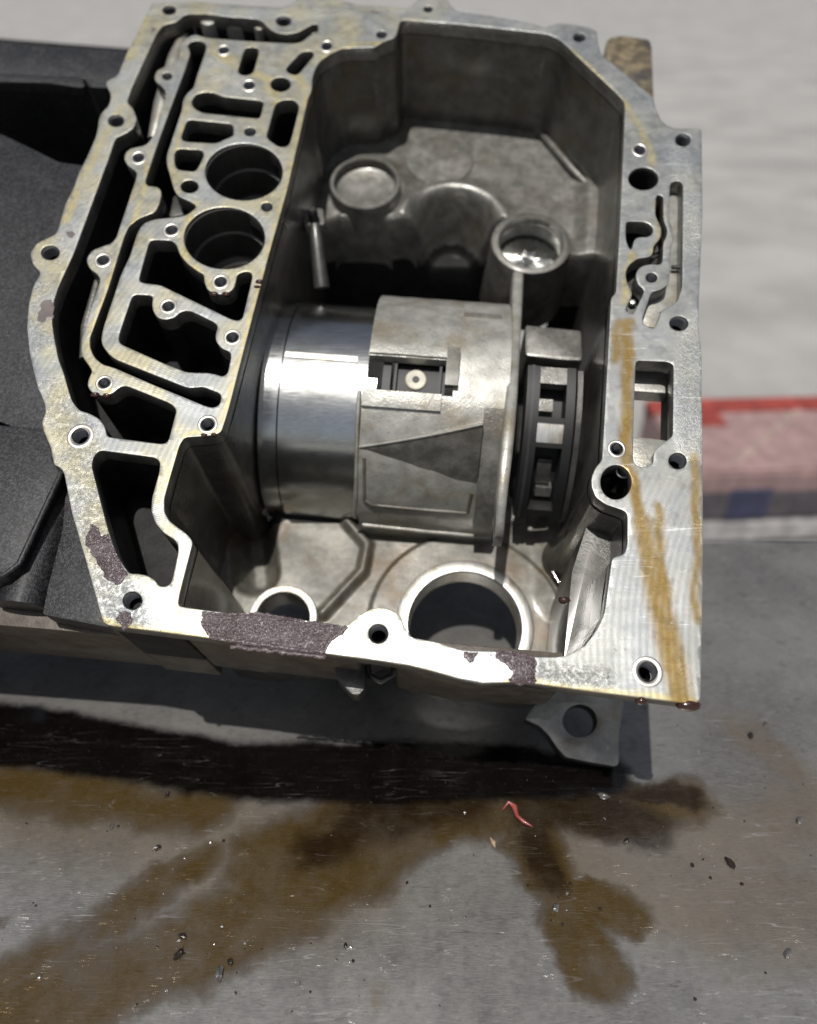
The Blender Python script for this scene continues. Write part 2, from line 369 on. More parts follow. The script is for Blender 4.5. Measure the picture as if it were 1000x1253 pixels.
DEEP.node_tree.nodes['Principled BSDF'].inputs['Specular IOR Level'].default_value = .12
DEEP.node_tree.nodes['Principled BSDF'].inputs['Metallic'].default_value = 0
STEEL = m_steel('polished_steel', (.66, .675, .66), .11, 'Y')
RINGM = m_steel('scuffed_ring_steel', (.72, .71, .68), .34, 'X', 300, (.42, .36, .25))
PLAST = m_plain('black_plastic', (0.006, 0.006, 0.0065), .55, 0, .1, .0)
RUBBER = m_plain('grey_plastic', (0.02, 0.02, 0.021), .55, 0, .1)
THREAD = m_steel('thread_steel', (.22, .22, .225), .3, 'X')
WHITE = m_plain('cream_washer', (0.42, 0.39, 0.31), .45)
GASK = m_gasket()
GFLAT = m_plain('grey_gasket_film', (0.115, 0.095, 0.09), .55, 0, .3)
OIL = m_plain('dark_oil', (0.03, 0.008, 0.003), .05, 0, 0, 1.0)
CHIP = m_plain('chip_metal', (0.42, 0.40, 0.38), .25, .8, .5, 0, .6)
CHIPD = m_plain('oily_grit', (0.03, 0.022, 0.016), .18, .3, .5, .6)

# ------------------------------------------------------------------ object helpers
def link(name, me, mats=(), parent=None, smooth=None):
    o = bpy.data.objects.new(name, me); COL.objects.link(o)
    if not isinstance(mats, (list, tuple)): mats = [mats]
    for m in mats: me.materials.append(m)
    if parent: o.parent = parent
    if smooth is not None: shade(me, smooth)
    return o
def shade(me, ang=40):
    bm = bmesh.new(); bm.from_mesh(me)
    for f in bm.faces: f.smooth = True
    for e in bm.edges:
        if len(e.link_faces) == 2:
            e.smooth = e.calc_face_angle(0) < R(ang)
    bm.to_mesh(me); bm.free()
def thing(name, label, cat, loc=(0, 0, 0), group=None):
    o = bpy.data.objects.new(name, None); COL.objects.link(o); o.location = loc; o.empty_display_size = .02
    tag(o, label, cat, group); return o
def tag(o, label, cat, group=None):
    o['label'] = label; o['category'] = cat
    if group: o['group'] = group
    return o
def soften(pts, it=2, lim=2.2):
    p = [Vector(q[:2]) for q in pts]
    for k in range(it):
        out = []
        n = len(p)
        for i in range(n):
            a, b = p[i], p[(i + 1) % n]
            l = (b - a).length
            c = min(.25 * l, lim / (k + 1))
            if l < 1e-6: continue
            d = (b - a) / l
            out += [a + d * c, b - d * c]
        p = out
    return [(q.x, q.y) for q in p]
def ell(cx, cy, rx, ry, n=40):
    return [(cx + rx * math.cos(2 * math.pi * k / n), cy + ry * math.sin(2 * math.pi * k / n)) for k in range(n)]
def inpoly(x, y, P):
    c = False; n = len(P)
    for i in range(n):
        x1, y1 = P[i]; x2, y2 = P[i - 1]
        if (y1 > y) != (y2 > y) and x < (x2 - x1) * (y - y1) / (y2 - y1) + x1: c = not c
    return c
def plate(name, loops, D0, D1, mats, parent, bev=0.0005, side=1, Dtrace=None):
    """loops traced on the plane Dtrace, filled with holes, running from depth D0 to D1"""
    if Dtrace is None: Dtrace = D0
    cu = bpy.data.curves.new(name, 'CURVE'); cu.dimensions = '2D'; cu.fill_mode = 'BOTH'
    for lp in loops:
        s = cu.splines.new('POLY'); s.points.add(len(lp) - 1); s.use_cyclic_u = True
        for k, (x, y) in enumerate(lp):
            v = L(x, y, Dtrace); s.points[k].co = (v.x, v.y, 0, 1)
    cu.extrude = max(1e-5, (D1 - D0) / 2 - bev); cu.bevel_depth = bev; cu.bevel_resolution = 1; cu.offset = -bev
    ob = bpy.data.objects.new('tmp', cu); COL.objects.link(ob)
    dg = bpy.context.evaluated_depsgraph_get(); me = bpy.data.meshes.new_from_object(ob.evaluated_get(dg))
    bpy.data.objects.remove(ob); bpy.data.curves.remove(cu)
    me.materials.clear()
    me.transform(Matrix.Translation((0, 0, -(D0 + D1) / 2)))
    me.name = name
    o = link(name, me, mats, parent)
    for p in me.polygons: p.material_index = 0 if (p.normal.z > .35 or len(me.materials) < 2) else side
    bm = bmesh.new(); bm.from_mesh(me); bmesh.ops.remove_doubles(bm, verts=bm.verts, dist=1e-6)
    bmesh.ops.recalc_face_normals(bm, faces=bm.faces)
    bm.to_mesh(me); bm.free(); shade(me, 35)
    return o
def prism(name, pts, D0, D1, mats, parent, bev=.0012, soft=1, taper=0.0):
    """outline traced at depth D0, straight back to D1, rounded front edges"""
    P = soften(pts, soft) if soft else pts
    bm = bmesh.new()
    c = sum((L(x, y, D0) for x, y in P), Vector()) / len(P)
    f = [bm.verts.new(L(x, y, D0)) for x, y in P]
    g = []
    for v in f:
        q = (v.co - c) * (1 + taper); g.append(bm.verts.new((c.x + q.x, c.y + q.y, -D1)))
    ff = bm.faces.new(f); bm.faces.new(g[::-1])
    n = len(f)
    for i in range(n): bm.faces.new((f[i], f[(i + 1) % n], g[(i + 1) % n], g[i]))
    bmesh.ops.recalc_face_normals(bm, faces=bm.faces)
    if bev: bmesh.ops.bevel(bm, geom=list(ff.edges), offset=bev, segments=2, profile=.6, affect='EDGES', clamp_overlap=True)
    me = bpy.data.meshes.new(name); bm.to_mesh(me); bm.free()
    o = link(name, me, mats, parent, 38); return o
def lathe_mesh(name, prof, seg=48, closed=True):
    bm = bmesh.new(); rings = []
    for r, z in prof:
        if r < 1e-7: rings.append([bm.verts.new((0, 0, z))])
        else: rings.append([bm.verts.new((r * math.cos(2 * math.pi * k / seg), r * math.sin(2 * math.pi * k / seg), z)) for k in range(seg)])
    for a, b in zip(rings, rings[1:]):
        for k in range(seg):
            k2 = (k + 1) % seg
            if len(a) == 1 and len(b) == 1: continue
            if len(a) == 1: bm.faces.new((a[0], b[k], b[k2]))
            elif len(b) == 1: bm.faces.new((a[k], b[0], a[k2]))
            else: bm.faces.new((a[k], b[k], b[k2], a[k2]))
    bmesh.ops.recalc_face_normals(bm, faces=bm.faces)
    me = bpy.data.meshes.new(name); bm.to_mesh(me); bm.free(); return me
def lathe(name, px, py, D, prof, mats, parent, seg=48, rot=None):
    o = link(name, lathe_mesh(name, prof, seg), mats, parent, 38)
    o.location = L(px, py, D)
    if rot is not None: o.rotation_euler = rot
    return o
def tube(name, pts, rad, mats, parent, seg=10):
    """round bar through points, radius single or per point"""
    P = [Vector(p) for p in pts]; bm = bmesh.new(); rings = []
    for i, p in enumerate(P):
        t = (P[min(i + 1, len(P) - 1)] - P[max(i - 1, 0)]).normalized()
        a = t.orthogonal().normalized() if i == 0 else (prev - t * prev.dot(t)).normalized()
        prev = a; b = t.cross(a); r = rad[i] if isinstance(rad, (list, tuple)) else rad
        rings.append([bm.verts.new(p + (a * math.cos(2 * math.pi * k / seg) + b * math.sin(2 * math.pi * k / seg)) * r) for k in range(seg)])
    for a, b in zip(rings, rings[1:]):
        for k in range(seg): bm.faces.new((a[k], a[(k + 1) % seg], b[(k + 1) % seg], b[k]))
    bm.faces.new(rings[0][::-1]); bm.faces.new(rings[-1])
    bmesh.ops.recalc_face_normals(bm, faces=bm.faces)
    me = bpy.data.meshes.new(name); bm.to_mesh(me); bm.free()
    return link(name, me, mats, parent, 50)

# ------------------------------------------------------------------ setting
def box_me(name, x0, x1, y0, y1, z0, z1, bev=0.0):
    bm = bmesh.new(); bmesh.ops.create_cube(bm, size=1)
    for v in bm.verts: v.co = Vector(((x0 + x1) / 2 + v.co.x * (x1 - x0), (y0 + y1) / 2 + v.co.y * (y1 - y0), (z0 + z1) / 2 + v.co.z * (z1 - z0)))
    if bev: bmesh.ops.bevel(bm, geom=bm.edges[:], offset=bev, segments=2, affect='EDGES')
    me = bpy.data.meshes.new(name); bm.to_mesh(me); bm.free(); return me
GZ = -0.86
gm = box_me('ground', -60, 60, -60, 60, GZ - .2, GZ)
g = link('ground', gm, m_concrete()); g['kind'] = 'structure'
FAR = bench(900, 662).y
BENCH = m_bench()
wb = thing('workbench', 'scratched grey steel workbench top with brown oil stains, under the gearbox housing', 'workbench', (0, 0, 0))
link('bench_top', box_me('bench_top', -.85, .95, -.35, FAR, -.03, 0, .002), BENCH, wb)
LEGM = m_plain('bench_leg_steel', (0.1, 0.1, 0.11), .5, .6)
legm = box_me('leg', -.025, .025, -.025, .025, GZ, -.03)
legm.materials.append(LEGM)
for x in (-.78, .88):
    for y in (-.28, FAR - .07):
        o = bpy.data.objects.new('leg', legm); COL.objects.link(o); o.parent = wb; o.location = (x, y, 0)

# ------------------------------------------------------------------ traced outlines (on the machined face)
OUTER = [(187,2),(230,1),(280,5),(330,8),(345,9),(357,4),(366,-4),(385,-14),(405,-8),(420,1),(440,6),(500,9),(508,4),(514,-6),(528,-12),(544,-6),(554,9),(560,14),(600,19),(650,28),(668,34),(672,31),(686,28),(704,30),(723,34),(731,38),(732,52),(736,66),(800,119),(803,133),(810,148),(818,154),(827,157),(856,157),(859,160),(860,260),(856,358),(855,400),(859,432),(859,488),(860,520),(861,670),(860,750),(858,856),(852,861),(835,860),(738,848),(650,836),(624,835),(592,836),(560,830),(532,822),(500,814),(460,808),(400,800),(280,785),(250,780),(132,765),(126,761),(106,689),(88,628),(78,577),(72,571),(66,569),(62,548),(53,526),(51,516),(56,505),(55,494),(46,473),(41,454),(36,431),(33,400),(35,373),(41,349),(50,334),(40,323),(37,310),(44,298),(54,293),(65,288),(70,284),(80,249),(90,230),(96,212),(106,193),(117,168),(120,156),(121,145),(125,137),(134,128),(136,115),(129,102),(132,98),(144,92),(155,65),(167,42),(175,27)]
H1 = [(390,34),(389,29.5),(384,28.5),(376,33),(366,38.5),(355,41),(344,41),(334,38),(328,33),(321.6,26),(315,23),(296,21),(280,20.5),(256,17),(230,16.5),(224,19),(219,24),(214,27),(203,29),(198,32),(192,40),(160,110),(155,125),(162.5,132),(167.5,145),(164,156),(155,162),(141,169),(133,193),(90,310),(71.6,350),(64,374),(63.6,395),(66,413),(71.6,440),(78,457),(83,475),(88,491),(97,502),(110,506),(121,512),(128,521),(131,534),(142,536),(197,543),(203,542),(206.5,538),(216,502),(212,496),(205,492),(155,472),(147,473),(136,482),(126,484),(115,482),(108,475),(107,468),(110,460),(113,454),(108,446),(102,438),(99,430),(99.6,416),(104,400),(112,374),(120,352),(123,341),(118,334),(110,329),(106,320),(107,314),(113,306),(126,301),(136,298),(142,291),(166,220),(168,212),(165,208),(157,203),(152,195),(153,188),(158,182),(166,180),(176,178),(182,174),(189,163),(194,150),(203,115),(202,110),(197,104),(190,99),(189,93),(192,86),(200,82),(211,78),(219,72),(220,64),(220,56),(224,50),(232,44),(240,42),(246,44),(253,46),(288,49),(328,51.5),(360,53),(369.6,51),(379,43),(389,38.5)]
H2 = [(230,54),(235,50),(243,49),(251,52),(253,57.6),(251,64),(240,96),(237,107),(229,114),(224,122),(223,133),(204,190),(204,200),(213,232),(218,240),(230,245),(239,250),(240,254),(230,262),(220,265),(190,268),(180,271),(174,275),(168.5,284),(159,313),(148,336),(126,402),(123.6,416),(126,424),(134,434),(142,440),(225.5,473),(233,474.6),(248,473),(269,481),(271,486),(269,495),(261.6,499),(252,497),(190,471.6),(140,450),(126,446),(116,438),(112,430),(110,424),(110,413),(132,354),(152,289),(158,276),(170,267),(190,259),(195,249),(198,236),(195,230),(190,228),(182,227.6),(177.6,224),(179,217),(190,184),(202,150),(227,83),(233,64),(230,58)]
PORTS = [
 [(297.6,64),(301,58),(309,57),(316,59),(317,64),(311,86),(307,91),(299,92.5),(292,90),(291,86)],
 [(374,62),(382,62),(385,67),(366,90),(360,92),(351,88),(350,83),(368,64)],
 ell(343.5,103,12.5,9),
 [(339,125),(349,121),(360,122),(365.6,128),(366,133),(357,168),(354,177),(348,180),(340,179),(328,170),(326,166),(336,130)],
 [(235,121.6),(240,115),(249.6,112),(262,113),(272,117.6),(320,123),(323,126),(319,142),(316,145),(248,138),(238,133),(234,126)],
 [(232,146),(282,151),(286,154),(286,166),(276,170),(266,175),(256,175),(226,173),(222,170),(222,166),(228,149)],
 [(218,181.6),(246,183),(249.6,187),(249,192),(242,206),(238,210),(220,208),(215,205),(213,196),(214,186)],
 ell(232,228,11,8),
 [(185.6,293),(210,294),(216,299),(220,311),(229,322),(242.6,332),(250,336),(250,345),(254,354.5),(265,360),(277,359),(286,353),(289,343),(290,336),(298,332),(305,332),(309,335.5),(308,343),(297,389),(292,392.5),(284,391),(201,351),(197,349),(174,346),(170,343),(171,337),(182,297.5)],
 [(165,360),(184,361),(187.5,364),(186,372),(187.5,381),(193,389),(203,391),(214,388),(220,382),(225.5,380),(233,380),(262,394),(267,399),(264,408),(264,417),(271,426),(281,430),(283,435),(279,456),(273,461),(265,458),(254,456),(239,456),(227,455),(197,443),(147.6,421),(145,416),(146,408.5),(161,364)],
 [(114,560),(118,554),(124,551),(190,560),(196,565),(195,577),(186,609),(185,625),(190,640),(200,652),(213,660),(218,667),(218,676),(212,704),(209,714),(202,718),(194,717),(190,710),(180,704),(169,702),(158,702),(146,685),(140,672),(132,648),(120,602),(112,570)],
]
BORES = [(298.5, 210, 47.5, 35), (274.7, 291, 49.6, 38)]
MC = [(489,28),(491,25),(496,24),(560,29),(640,37.6),(669,41),(681.6,45.6),(690,52),(704,66),(755,114),(764,124),(765,132),(763,180),(759,270),(754,358),(748,364),(746,400),(739,527),(737,563),(729,572),(724,584),(724,595),(729,608),(741,617),(759,623),(766,626),(768,631),(768,665),(765.5,675),(762,679),(753,681),(749,684),(745,713),(740,750),(731,770),(716,790),(694,802),(679,804),(657,804),(608,797),(572,796),(560,794),(536,786),(504,780),(496,768),(491,755),(484,748),(472,744),(456,744),(440,752),(424,766),(408,764),(380,760),(316,749),(280,750),(247,746),(220,742),(218,738),(220,726),(236,664),(233,658),(226,651),(217,645),(207,637),(201,626),(201,610),(209,581),(220,544),(226,535),(243,534),(263.5,532),(271,528),(276,513),(281,496),(311,380),(329,312),(352,230),(377,120),(381,112),(382,102),(382,96),(386,83),(392,74),(405,65),(418,59),(432,58),(459,57.6),(470,50),(483,46),(486,40)]
RIGHTS = [
 ell(787.6,218.5,18.5,14),
 [(803,240),(807,238),(812,240),(812,268),(817,281),(816,289),(812,296),(811,320),(808,323.7),(796,323),(786,325),(780,330),(778,338),(780.6,347),(788,354),(788,358),(776,383),(773,385),(766,380),(767,375),(773.6,361),(773.6,357),(768,347),(766,338),(766.6,330),(771,323),(780.6,316),(796,314),(799.5,309),(800,300.6),(808.6,291),(810,281),(806,271),(802,263)],
 [(766,274),(768,270.5),(789,271),(797,275),(800,281),(798,287),(792,290),(780.6,290),(776,293.6),(774,303),(771.5,305.5),(767.5,298),(766,291)],
 [(820,226.6),(822.6,222),(831,221),(836,225),(835,351),(829.6,368),(824,372),(810,379),(806.5,390),(805,394),(800,402),(794,400),(786,394),(787.6,386),(796,361),(799,356.6),(810,354),(818,348),(820.5,330),(820,307.6),(825,292),(822.6,278),(819,268)],
 [(780,441),(817,442.5),(823,445),(824.5,449),(823.5,533.5),(817.5,538),(804,548),(800,554.5),(799.5,566.5),(795,570),(786,572),(777,568),(775,560.5),(775.5,520),(778,446)],
]
HOLES = [  # x, y, rx, ry, ring
 (783,183,6.5,5.5,1),(836,171,9.5,8,0),(797.5,339.5,7,6,0),(831,395.6,11.5,9,0),(755,549,7.2,7,1),(829.5,564,11,10,0),(793,822,12,12.5,1),
 (709,45.5,7.5,5.5,0),(524,11,5.5,4,0),(467,42,6.5,4.5,0),(347,25.5,9.5,6.5,0),(400,56,6,5,1),(207,12,8.5,6,0),(274,61,6,4.4,1),(305,104,6.5,5,1),
 (204.5,93,6,4.6,0),(142,147.5,10,7.6,0),(169.5,192.5,6.6,5.4,1),(61.5,309,11.5,9,0),(126,318,7,5.8,1),(210,281,7,5.6,1),(306,161,7,5.4,0),
 (326.5,253,7,5.6,0),(270,344.5,7,6,1),(206,374.5,7,5.8,1),(284.5,412.5,7,6,1),(127.5,468.5,7,6,1),(254,519,8,7.4,1),(98,533.5,10.5,9.6,1),(162,735,12,11.2,0),(463,775.5,12,11.8,0)]
PINHOLE = (754, 590, 19, 21)

# ------------------------------------------------------------------ the housing
HS = thing('gearbox_housing', 'open aluminium gearbox housing with machined face, ports and bolt holes, propped on the steel bench', 'gearbox housing', ORI)
HS.rotation_euler = (HA, 0, 0)
SF = lambda p: soften(p, 2)
holes_l = [ell(x, y, rx, ry, 28) for x, y, rx, ry, _ in HOLES]
face_loops = [SF(OUTER), SF(H1), SF(H2), SF(MC)] + [SF(p) for p in PORTS[:2]] + [PORTS[2]] + [SF(p) for p in PORTS[3:7]] + [PORTS[7]] + [SF(p) for p in PORTS[8:]] \
    + [ell(*b, 72) for b in BORES] + [RIGHTS[0]] + [SF(p) for p in RIGHTS[1:]] + holes_l + [ell(*PINHOLE, 44)]
FT = .013
mf = plate('mating_flange', face_loops, 0, FT, [MACH, CAST], HS)
mask_attributes(mf.data)

# the channelled valve block behind the left of the face
LB = [(175,27),(187,4),(280,7),(366,2),(440,10),(486,14),(487,30),(486,40),(483,46),(470,50),(459,57.6),(432,58),(418,59),(405,65),(392,74),(386,83),(382,96),(382,102),(381,112),(377,120),(352,230),(329,312),(311,380),(281,496),(276,513),(271,528),(263.5,532),(243,534),(226,535),(220,544),(209,581),(201,610),(201,626),(207,637),(217,645),(226,651),(233,658),(236,664),(220,726),(218,738),(216,772),(132,763),(126,759),(106,687),(90,628),(80,577),(70,560),(58,526),(56,516),(60,505),(58,494),(48,473),(43,454),(38,431),(35,400),(37,373),(43,349),(60,325),(72,290),(82,249),(92,230),(98,212),(108,193),(120,168),(130,140),(140,128),(140,115),(150,92),(157,65),(169,42)]
BD = .07
block_loops = [SF(LB), SF(H1), SF(H2)] + [SF(p) for p in PORTS[:2]] + [PORTS[2]] + [SF(p) for p in PORTS[3:7]] + [PORTS[7]] + [SF(p) for p in PORTS[8:]] + [ell(*b, 72) for b in BORES]
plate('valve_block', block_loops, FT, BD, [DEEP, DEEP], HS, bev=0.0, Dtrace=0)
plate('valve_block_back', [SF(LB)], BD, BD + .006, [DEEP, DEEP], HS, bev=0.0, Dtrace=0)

plate('sun_leak_plug', [SF(LB)], BD + .006, .125, [UNDER, UNDER], HS, bev=0.0, Dtrace=0)  # unseen fill added to stop sunlight leaking past the valve block
# thread inserts in the bolt holes: one mesh each for plain and ringed bosses, scaled
def insert_mesh(name, ring):
    pr = [(.998, -.0002), (.93, -.0009)]
    z = -.0012
    for k in range(9): pr += [(.80, z - .0004), (.93, z - .0009)]; z -= .0010
    pr += [(.8, z), (.8, -.024), (0, -.024)]
    me = lathe_mesh(name, pr, 28)
    me.materials.append(THREAD); me.materials.append(DEEP)
    for p in me.polygons: p.material_index = 1 if p.center.z < -.012 else 0
    shade(me, 30); return me
INS = insert_mesh('thread_insert', 0)
SPOT = lathe_mesh('spot_face', [(1.02, .00003), (1.04, .00016), (1.5, .00016), (1.56, -.0001)], 36); SPOT.materials.append(RINGM); shade(SPOT, 30)
for x, y, rx, ry, ring in HOLES:
    c = L(x, y); r = (L(x + rx, y) - L(x - rx, y)).length / 2
    o = bpy.data.objects.new('thread_insert', INS); COL.objects.link(o); o.parent = HS; o.location = c; o.scale = (r, r, 1)
    ry_ = (L(x, y + ry) - L(x, y - ry)).length / 2; o.scale = (r, ry_, 1); o.rotation_euler = (0, 0, random.random() * .1)
    if ring:
        s = bpy.data.objects.new('spot_face', SPOT); COL.objects.link(s); s.parent = HS; s.location = c; s.scale = (r, ry_, 1)
# bore liners
for bx, by, rx, ry in BORES:
    c = L(bx, by); r = (L(bx + rx, by) - L(bx - rx, by)).length / 2; r2 = (L(bx, by + ry) - L(bx, by - ry)).length / 2
    me = lathe_mesh('bore_liner', [(.998, -.0006), (.97, -.0016), (.97, -.024), (.90, -.025), (.90, -.05), (.5, -.052), (.48, -.058), (0, -.058)], 64)
    o = link('bore_liner', me, [CASTD], HS, 35); o.location = c; o.scale = (r, r2, 1)

# cavity wall shell
def shell(name, pts, depth_fn, th, mats, parent, rows=10, D0=FT):
    P = soften(pts, 2); V = [L(x, y) for x, y in P]; n = len(V)
    area = sum(V[i].x * V[(i + 1) % n].y - V[(i + 1) % n].x * V[i].y for i in range(n)); sg = 1 if area > 0 else -1
    N = []
    for i in range(n):
        t = (V[(i + 1) % n] - V[i - 1]); N.append(Vector((t.y, -t.x, 0)).normalized() * sg)
    bm = bmesh.new(); inn, out = [], []
    for i in range(n):
        d1 = depth_fn(V[i].x, V[i].y)
        a = []; b = []
        for k in range(rows + 1):
            D = D0 + (d1 - D0) * k / rows
            w = .0006 * noise.noise(Vector((V[i].x * 60, V[i].y * 60, D * 60)))
            ins = -0.02 * D                        # casting draft: the pocket narrows a little with depth
            a.append(bm.verts.new((V[i].x + N[i].x * (w + ins), V[i].y + N[i].y * (w + ins), -D)))
            b.append(bm.verts.new((V[i].x + N[i].x * th, V[i].y + N[i].y * th, -D)))
        inn.append(a); out.append(b)
    for i in range(n):
        j = (i + 1) % n
        for k in range(rows):
            bm.faces.new((inn[i][k], inn[j][k], inn[j][k + 1], inn[i][k + 1]))
            bm.faces.new((out[i][k], out[i][k + 1], out[j][k + 1], out[j][k]))
        bm.faces.new((inn[i][rows], inn[j][rows], out[j][rows], out[i][rows]))
    bmesh.ops.recalc_face_normals(bm, faces=bm.faces)
    me = bpy.data.meshes.new(name); bm.to_mesh(me); bm.free()
    return link(name, me, mats, parent, 30)
LOW, UP = .150, .100
yA = L(600, 360, UP).y; yB = L(600, 330, UP).y
XL = L(372, 700).x
def wall_depth(x, y): return .26 if y > L(600, 560, LOW).y else LOW + (.036 if x < XL and y < L(200, 520).y else .004)
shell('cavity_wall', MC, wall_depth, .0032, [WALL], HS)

# cavity floor relief
def cap_d(x, y, a, b):
    dx, dy = b[0] - a[0], b[1] - a[1]; q = dx * dx + dy * dy
    t = 0 if q == 0 else max(0, min(1, ((x - a[0]) * dx + (y - a[1]) * dy) / q))
    return math.hypot(x - a[0] - dx * t, y - a[1] - dy * t)
def sm(a, b, v):
    t = max(0, min(1, (v - a) / (b - a))); return t * t * (3 - 2 * t)
def G(px, py, D): v = L(px, py, D); return (v.x, v.y)
PIT = [G(556, 276, UP), G(556, 330, UP)]
RC = G(650, 296, .075); RR = (L(699, 296, .075) - L(601, 296, .075)).length / 2
WC = G(447, 222, .08); BR = G(569, 765, LOW); BRR = (L(653, 765, LOW) - L(485, 765, LOW)).length / 2
SR = G(346, 756, LOW - .012); SRR = (L(388, 756, LOW) - L(304, 756, LOW)).length / 2
ridge = [G(425, 640, LOW), G(450, 668, LOW), G(444, 700, LOW), G(395, 752, LOW)]
leftdeep = [G(300, 560, LOW), G(312, 700, LOW)]
def floor_depth(x, y):
    t = sm(yB, yA - .01, y) if yB < yA else sm(L(600, 345 - (55 if x < L(620, 300, UP).x else 0) * 1.0, UP).y, L(600, 315 - (45 if x < L(620, 300, UP).x else 0), UP).y, y)
    D = LOW + (UP - LOW) * t
    if t < .98 and y > L(600, 600, LOW).y: D = .25 + (UP - .25) * t
    if t > .02:
        d = cap_d(x, y, *PIT); D += .06 * (1 - sm(.018, .042, d)) * t
        D -= .007 * math.exp(-((d - .047) / .009) ** 2) * t * (1 if y > PIT[0][1] - .01 else .3)
        d = math.hypot(x - RC[0], y - RC[1]); D -= .009 * (1 - sm(RR * .95, RR * 1.5, d)) * t
        d = math.hypot(x - WC[0], y - WC[1]); D -= .006 * (1 - sm(.034, .055, d)) * t
        d = cap_d(x, y, G(418, 272, UP - .01), G(466, 276, UP - .01)); D -= .014 * (1 - sm(.005, .014, d))
        d = cap_d(x, y, G(735, 150, UP), G(722, 420, UP)); D -= .008 * (1 - sm(.006, .024, d)) * t
        d = cap_d(x, y, G(690, 345, UP), G(700, 380, UP)); D += .02 * (1 - sm(.006, .02, d)) * t
    else:
        d = min(cap_d(x, y, ridge[i], ridge[i + 1]) for i in range(3)); D -= .008 * (1 - sm(.001, .0065, d))
        d = math.hypot(x - BR[0], y - BR[1]); D -= .0045 * (1 - sm(BRR + .021, BRR + .0235, d))
        D += .03 * (1 - sm(.004, .022, cap_d(x, y, *leftdeep)))
        D -= .006 * (1 - sm(.002, .03, cap_d(x, y, G(690, 620, LOW), G(690, 730, LOW))))
    D += .0004 * noise.noise(Vector((x * 25, y * 25, 0))) + .00006 * noise.noise(Vector((x * 160, y * 160, 3)))
    return D
def build_floor():
    ml = [(v.x, v.y) for v in (L(x, y) for x, y in MC)]
    x0, x1 = min(p[0] for p in ml) - .002, max(p[0] for p in ml) + .002
    y0, y1 = min(p[1] for p in ml) - .002, max(p[1] for p in ml) + .002
    st = .0014; nx = int((x1 - x0) / st); ny = int((y1 - y0) / st)
    bm = bmesh.new(); vs = {}
    big = .93 * BRR; sml = .82 * SRR
    for j in range(ny + 1):
        for i in range(nx + 1):
            x, y = x0 + i * st, y0 + j * st
            if inpoly(x, y, ml) or any(inpoly(x + a, y + b, ml) for a, b in ((.003, 0), (-.003, 0), (0, .003), (0, -.003))):
                if math.hypot(x - BR[0], y - BR[1]) < big - .001: continue
                if math.hypot(x - RC[0], y - RC[1]) < RR * .85 or math.hypot(x - WC[0], y - WC[1]) < .031: continue
                if math.hypot(x - SR[0], y - SR[1]) < sml - .001: continue
                vs[i, j] = bm.verts.new((x, y, -floor_depth(x, y)))
    for (i, j) in list(vs):
        q = [vs.get((i, j)), vs.get((i + 1, j)), vs.get((i + 1, j + 1)), vs.get((i, j + 1))]
        if all(q): bm.faces.new(q)
    for f in bm.faces:
        c = f.calc_center_median(); f.material_index = 1 if c.y < L(600, 640, LOW).y else (2 if -c.z > .150 else 0)  # deep pit faces take the material with shade in its colour
    me = bpy.data.meshes.new('cavity_floor'); bm.to_mesh(me); bm.free()
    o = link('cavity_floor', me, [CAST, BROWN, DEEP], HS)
    for p in me.polygons: p.use_smooth = True
build_floor()

# ---- things cast on / fitted to the upper floor
def rad(px, py, rx, D): return (L(px + rx, py, D) - L(px - rx, py, D)).length / 2
r = rad(650, 296, 49, .075); ri = rad(650, 296, 39, .075)
lathe('sensor_boss', 650, 296, .075, [(r * 1.1, -.075), (r, -.004), (r * .985, -.0008), (r * .95, 0), (ri * 1.04, 0), (ri, -.001), (ri, -.006), (ri * .97, -.0065), (ri * .97, -.009), (ri, -.0095), (ri, -.03)], [CAST], HS, 72)
def fin_disc():
    bm = bmesh.new(); NR, NS = 12, 112; g = []
    for i_ in range(NR + 1):
        q = .2 + .77 * i_ / NR; row = []
        for k in range(NS):
            a = 2 * math.pi * k / NS; w_ = max(0, math.cos(a * 7)) ** 3
            row.append(bm.verts.new((ri * q * math.cos(a), ri * q * math.sin(a), -.0215 + .0022 * w_ * min(1, (q - .2) * 5) * (1.15 - q) - .002 * q)))
        g.append(row)
    for a, b in zip(g, g[1:]):
        for k in range(NS): bm.faces.new((a[k], b[k], b[(k + 1) % NS], a[(k + 1) % NS]))
    c_ = [bm.verts.new((ri * .2 * math.cos(2 * math.pi * k / NS), ri * .2 * math.sin(2 * math.pi * k / NS), -.0185)) for k in range(NS)]
    for k in range(NS): bm.faces.new((c_[k], g[0][k], g[0][(k + 1) % NS], c_[(k + 1) % NS]))
    bm.faces.new(c_); bmesh.ops.recalc_face_normals(bm, faces=bm.faces)
    me = bpy.data.meshes.new('finned_disc'); bm.to_mesh(me); bm.free()
    o = link('finned_disc', me, [m_steel('turned_steel', (.78, .78, .74), .2, 'X', 600)], HS, 50); o.location = L(650, 296, .075)
fin_disc()
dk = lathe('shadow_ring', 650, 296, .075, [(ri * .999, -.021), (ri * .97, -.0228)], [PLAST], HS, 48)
r = rad(447, 222, 44, .08); ri = rad(447, 222, 38, .08)
lathe('plug_cup', 447, 222, .08, [(r * 1.05, -.028), (r, -.006), (r * .985, -.001), (r * .95, 0), (ri * 1.03, 0), (ri, -.001), (ri, -.014)], [CAST], HS, 64)
lathe('core_plug', 447, 222, .08, [(0, -.0112), (ri * .2, -.0113), (ri * .86, -.0107), (ri * .97, -.0095), (ri, -.0102), (ri, -.014)], [CAST], HS, 64)
r = rad(538, 194, 41, UP)
lathe('round_pad', 538, 196, UP - .001, [(0, 0.0012), (r * .5, 0.0011), (r * .97, .0012), (r, .0004), (r * 1.005, -.006)], [CAST], HS, 56)

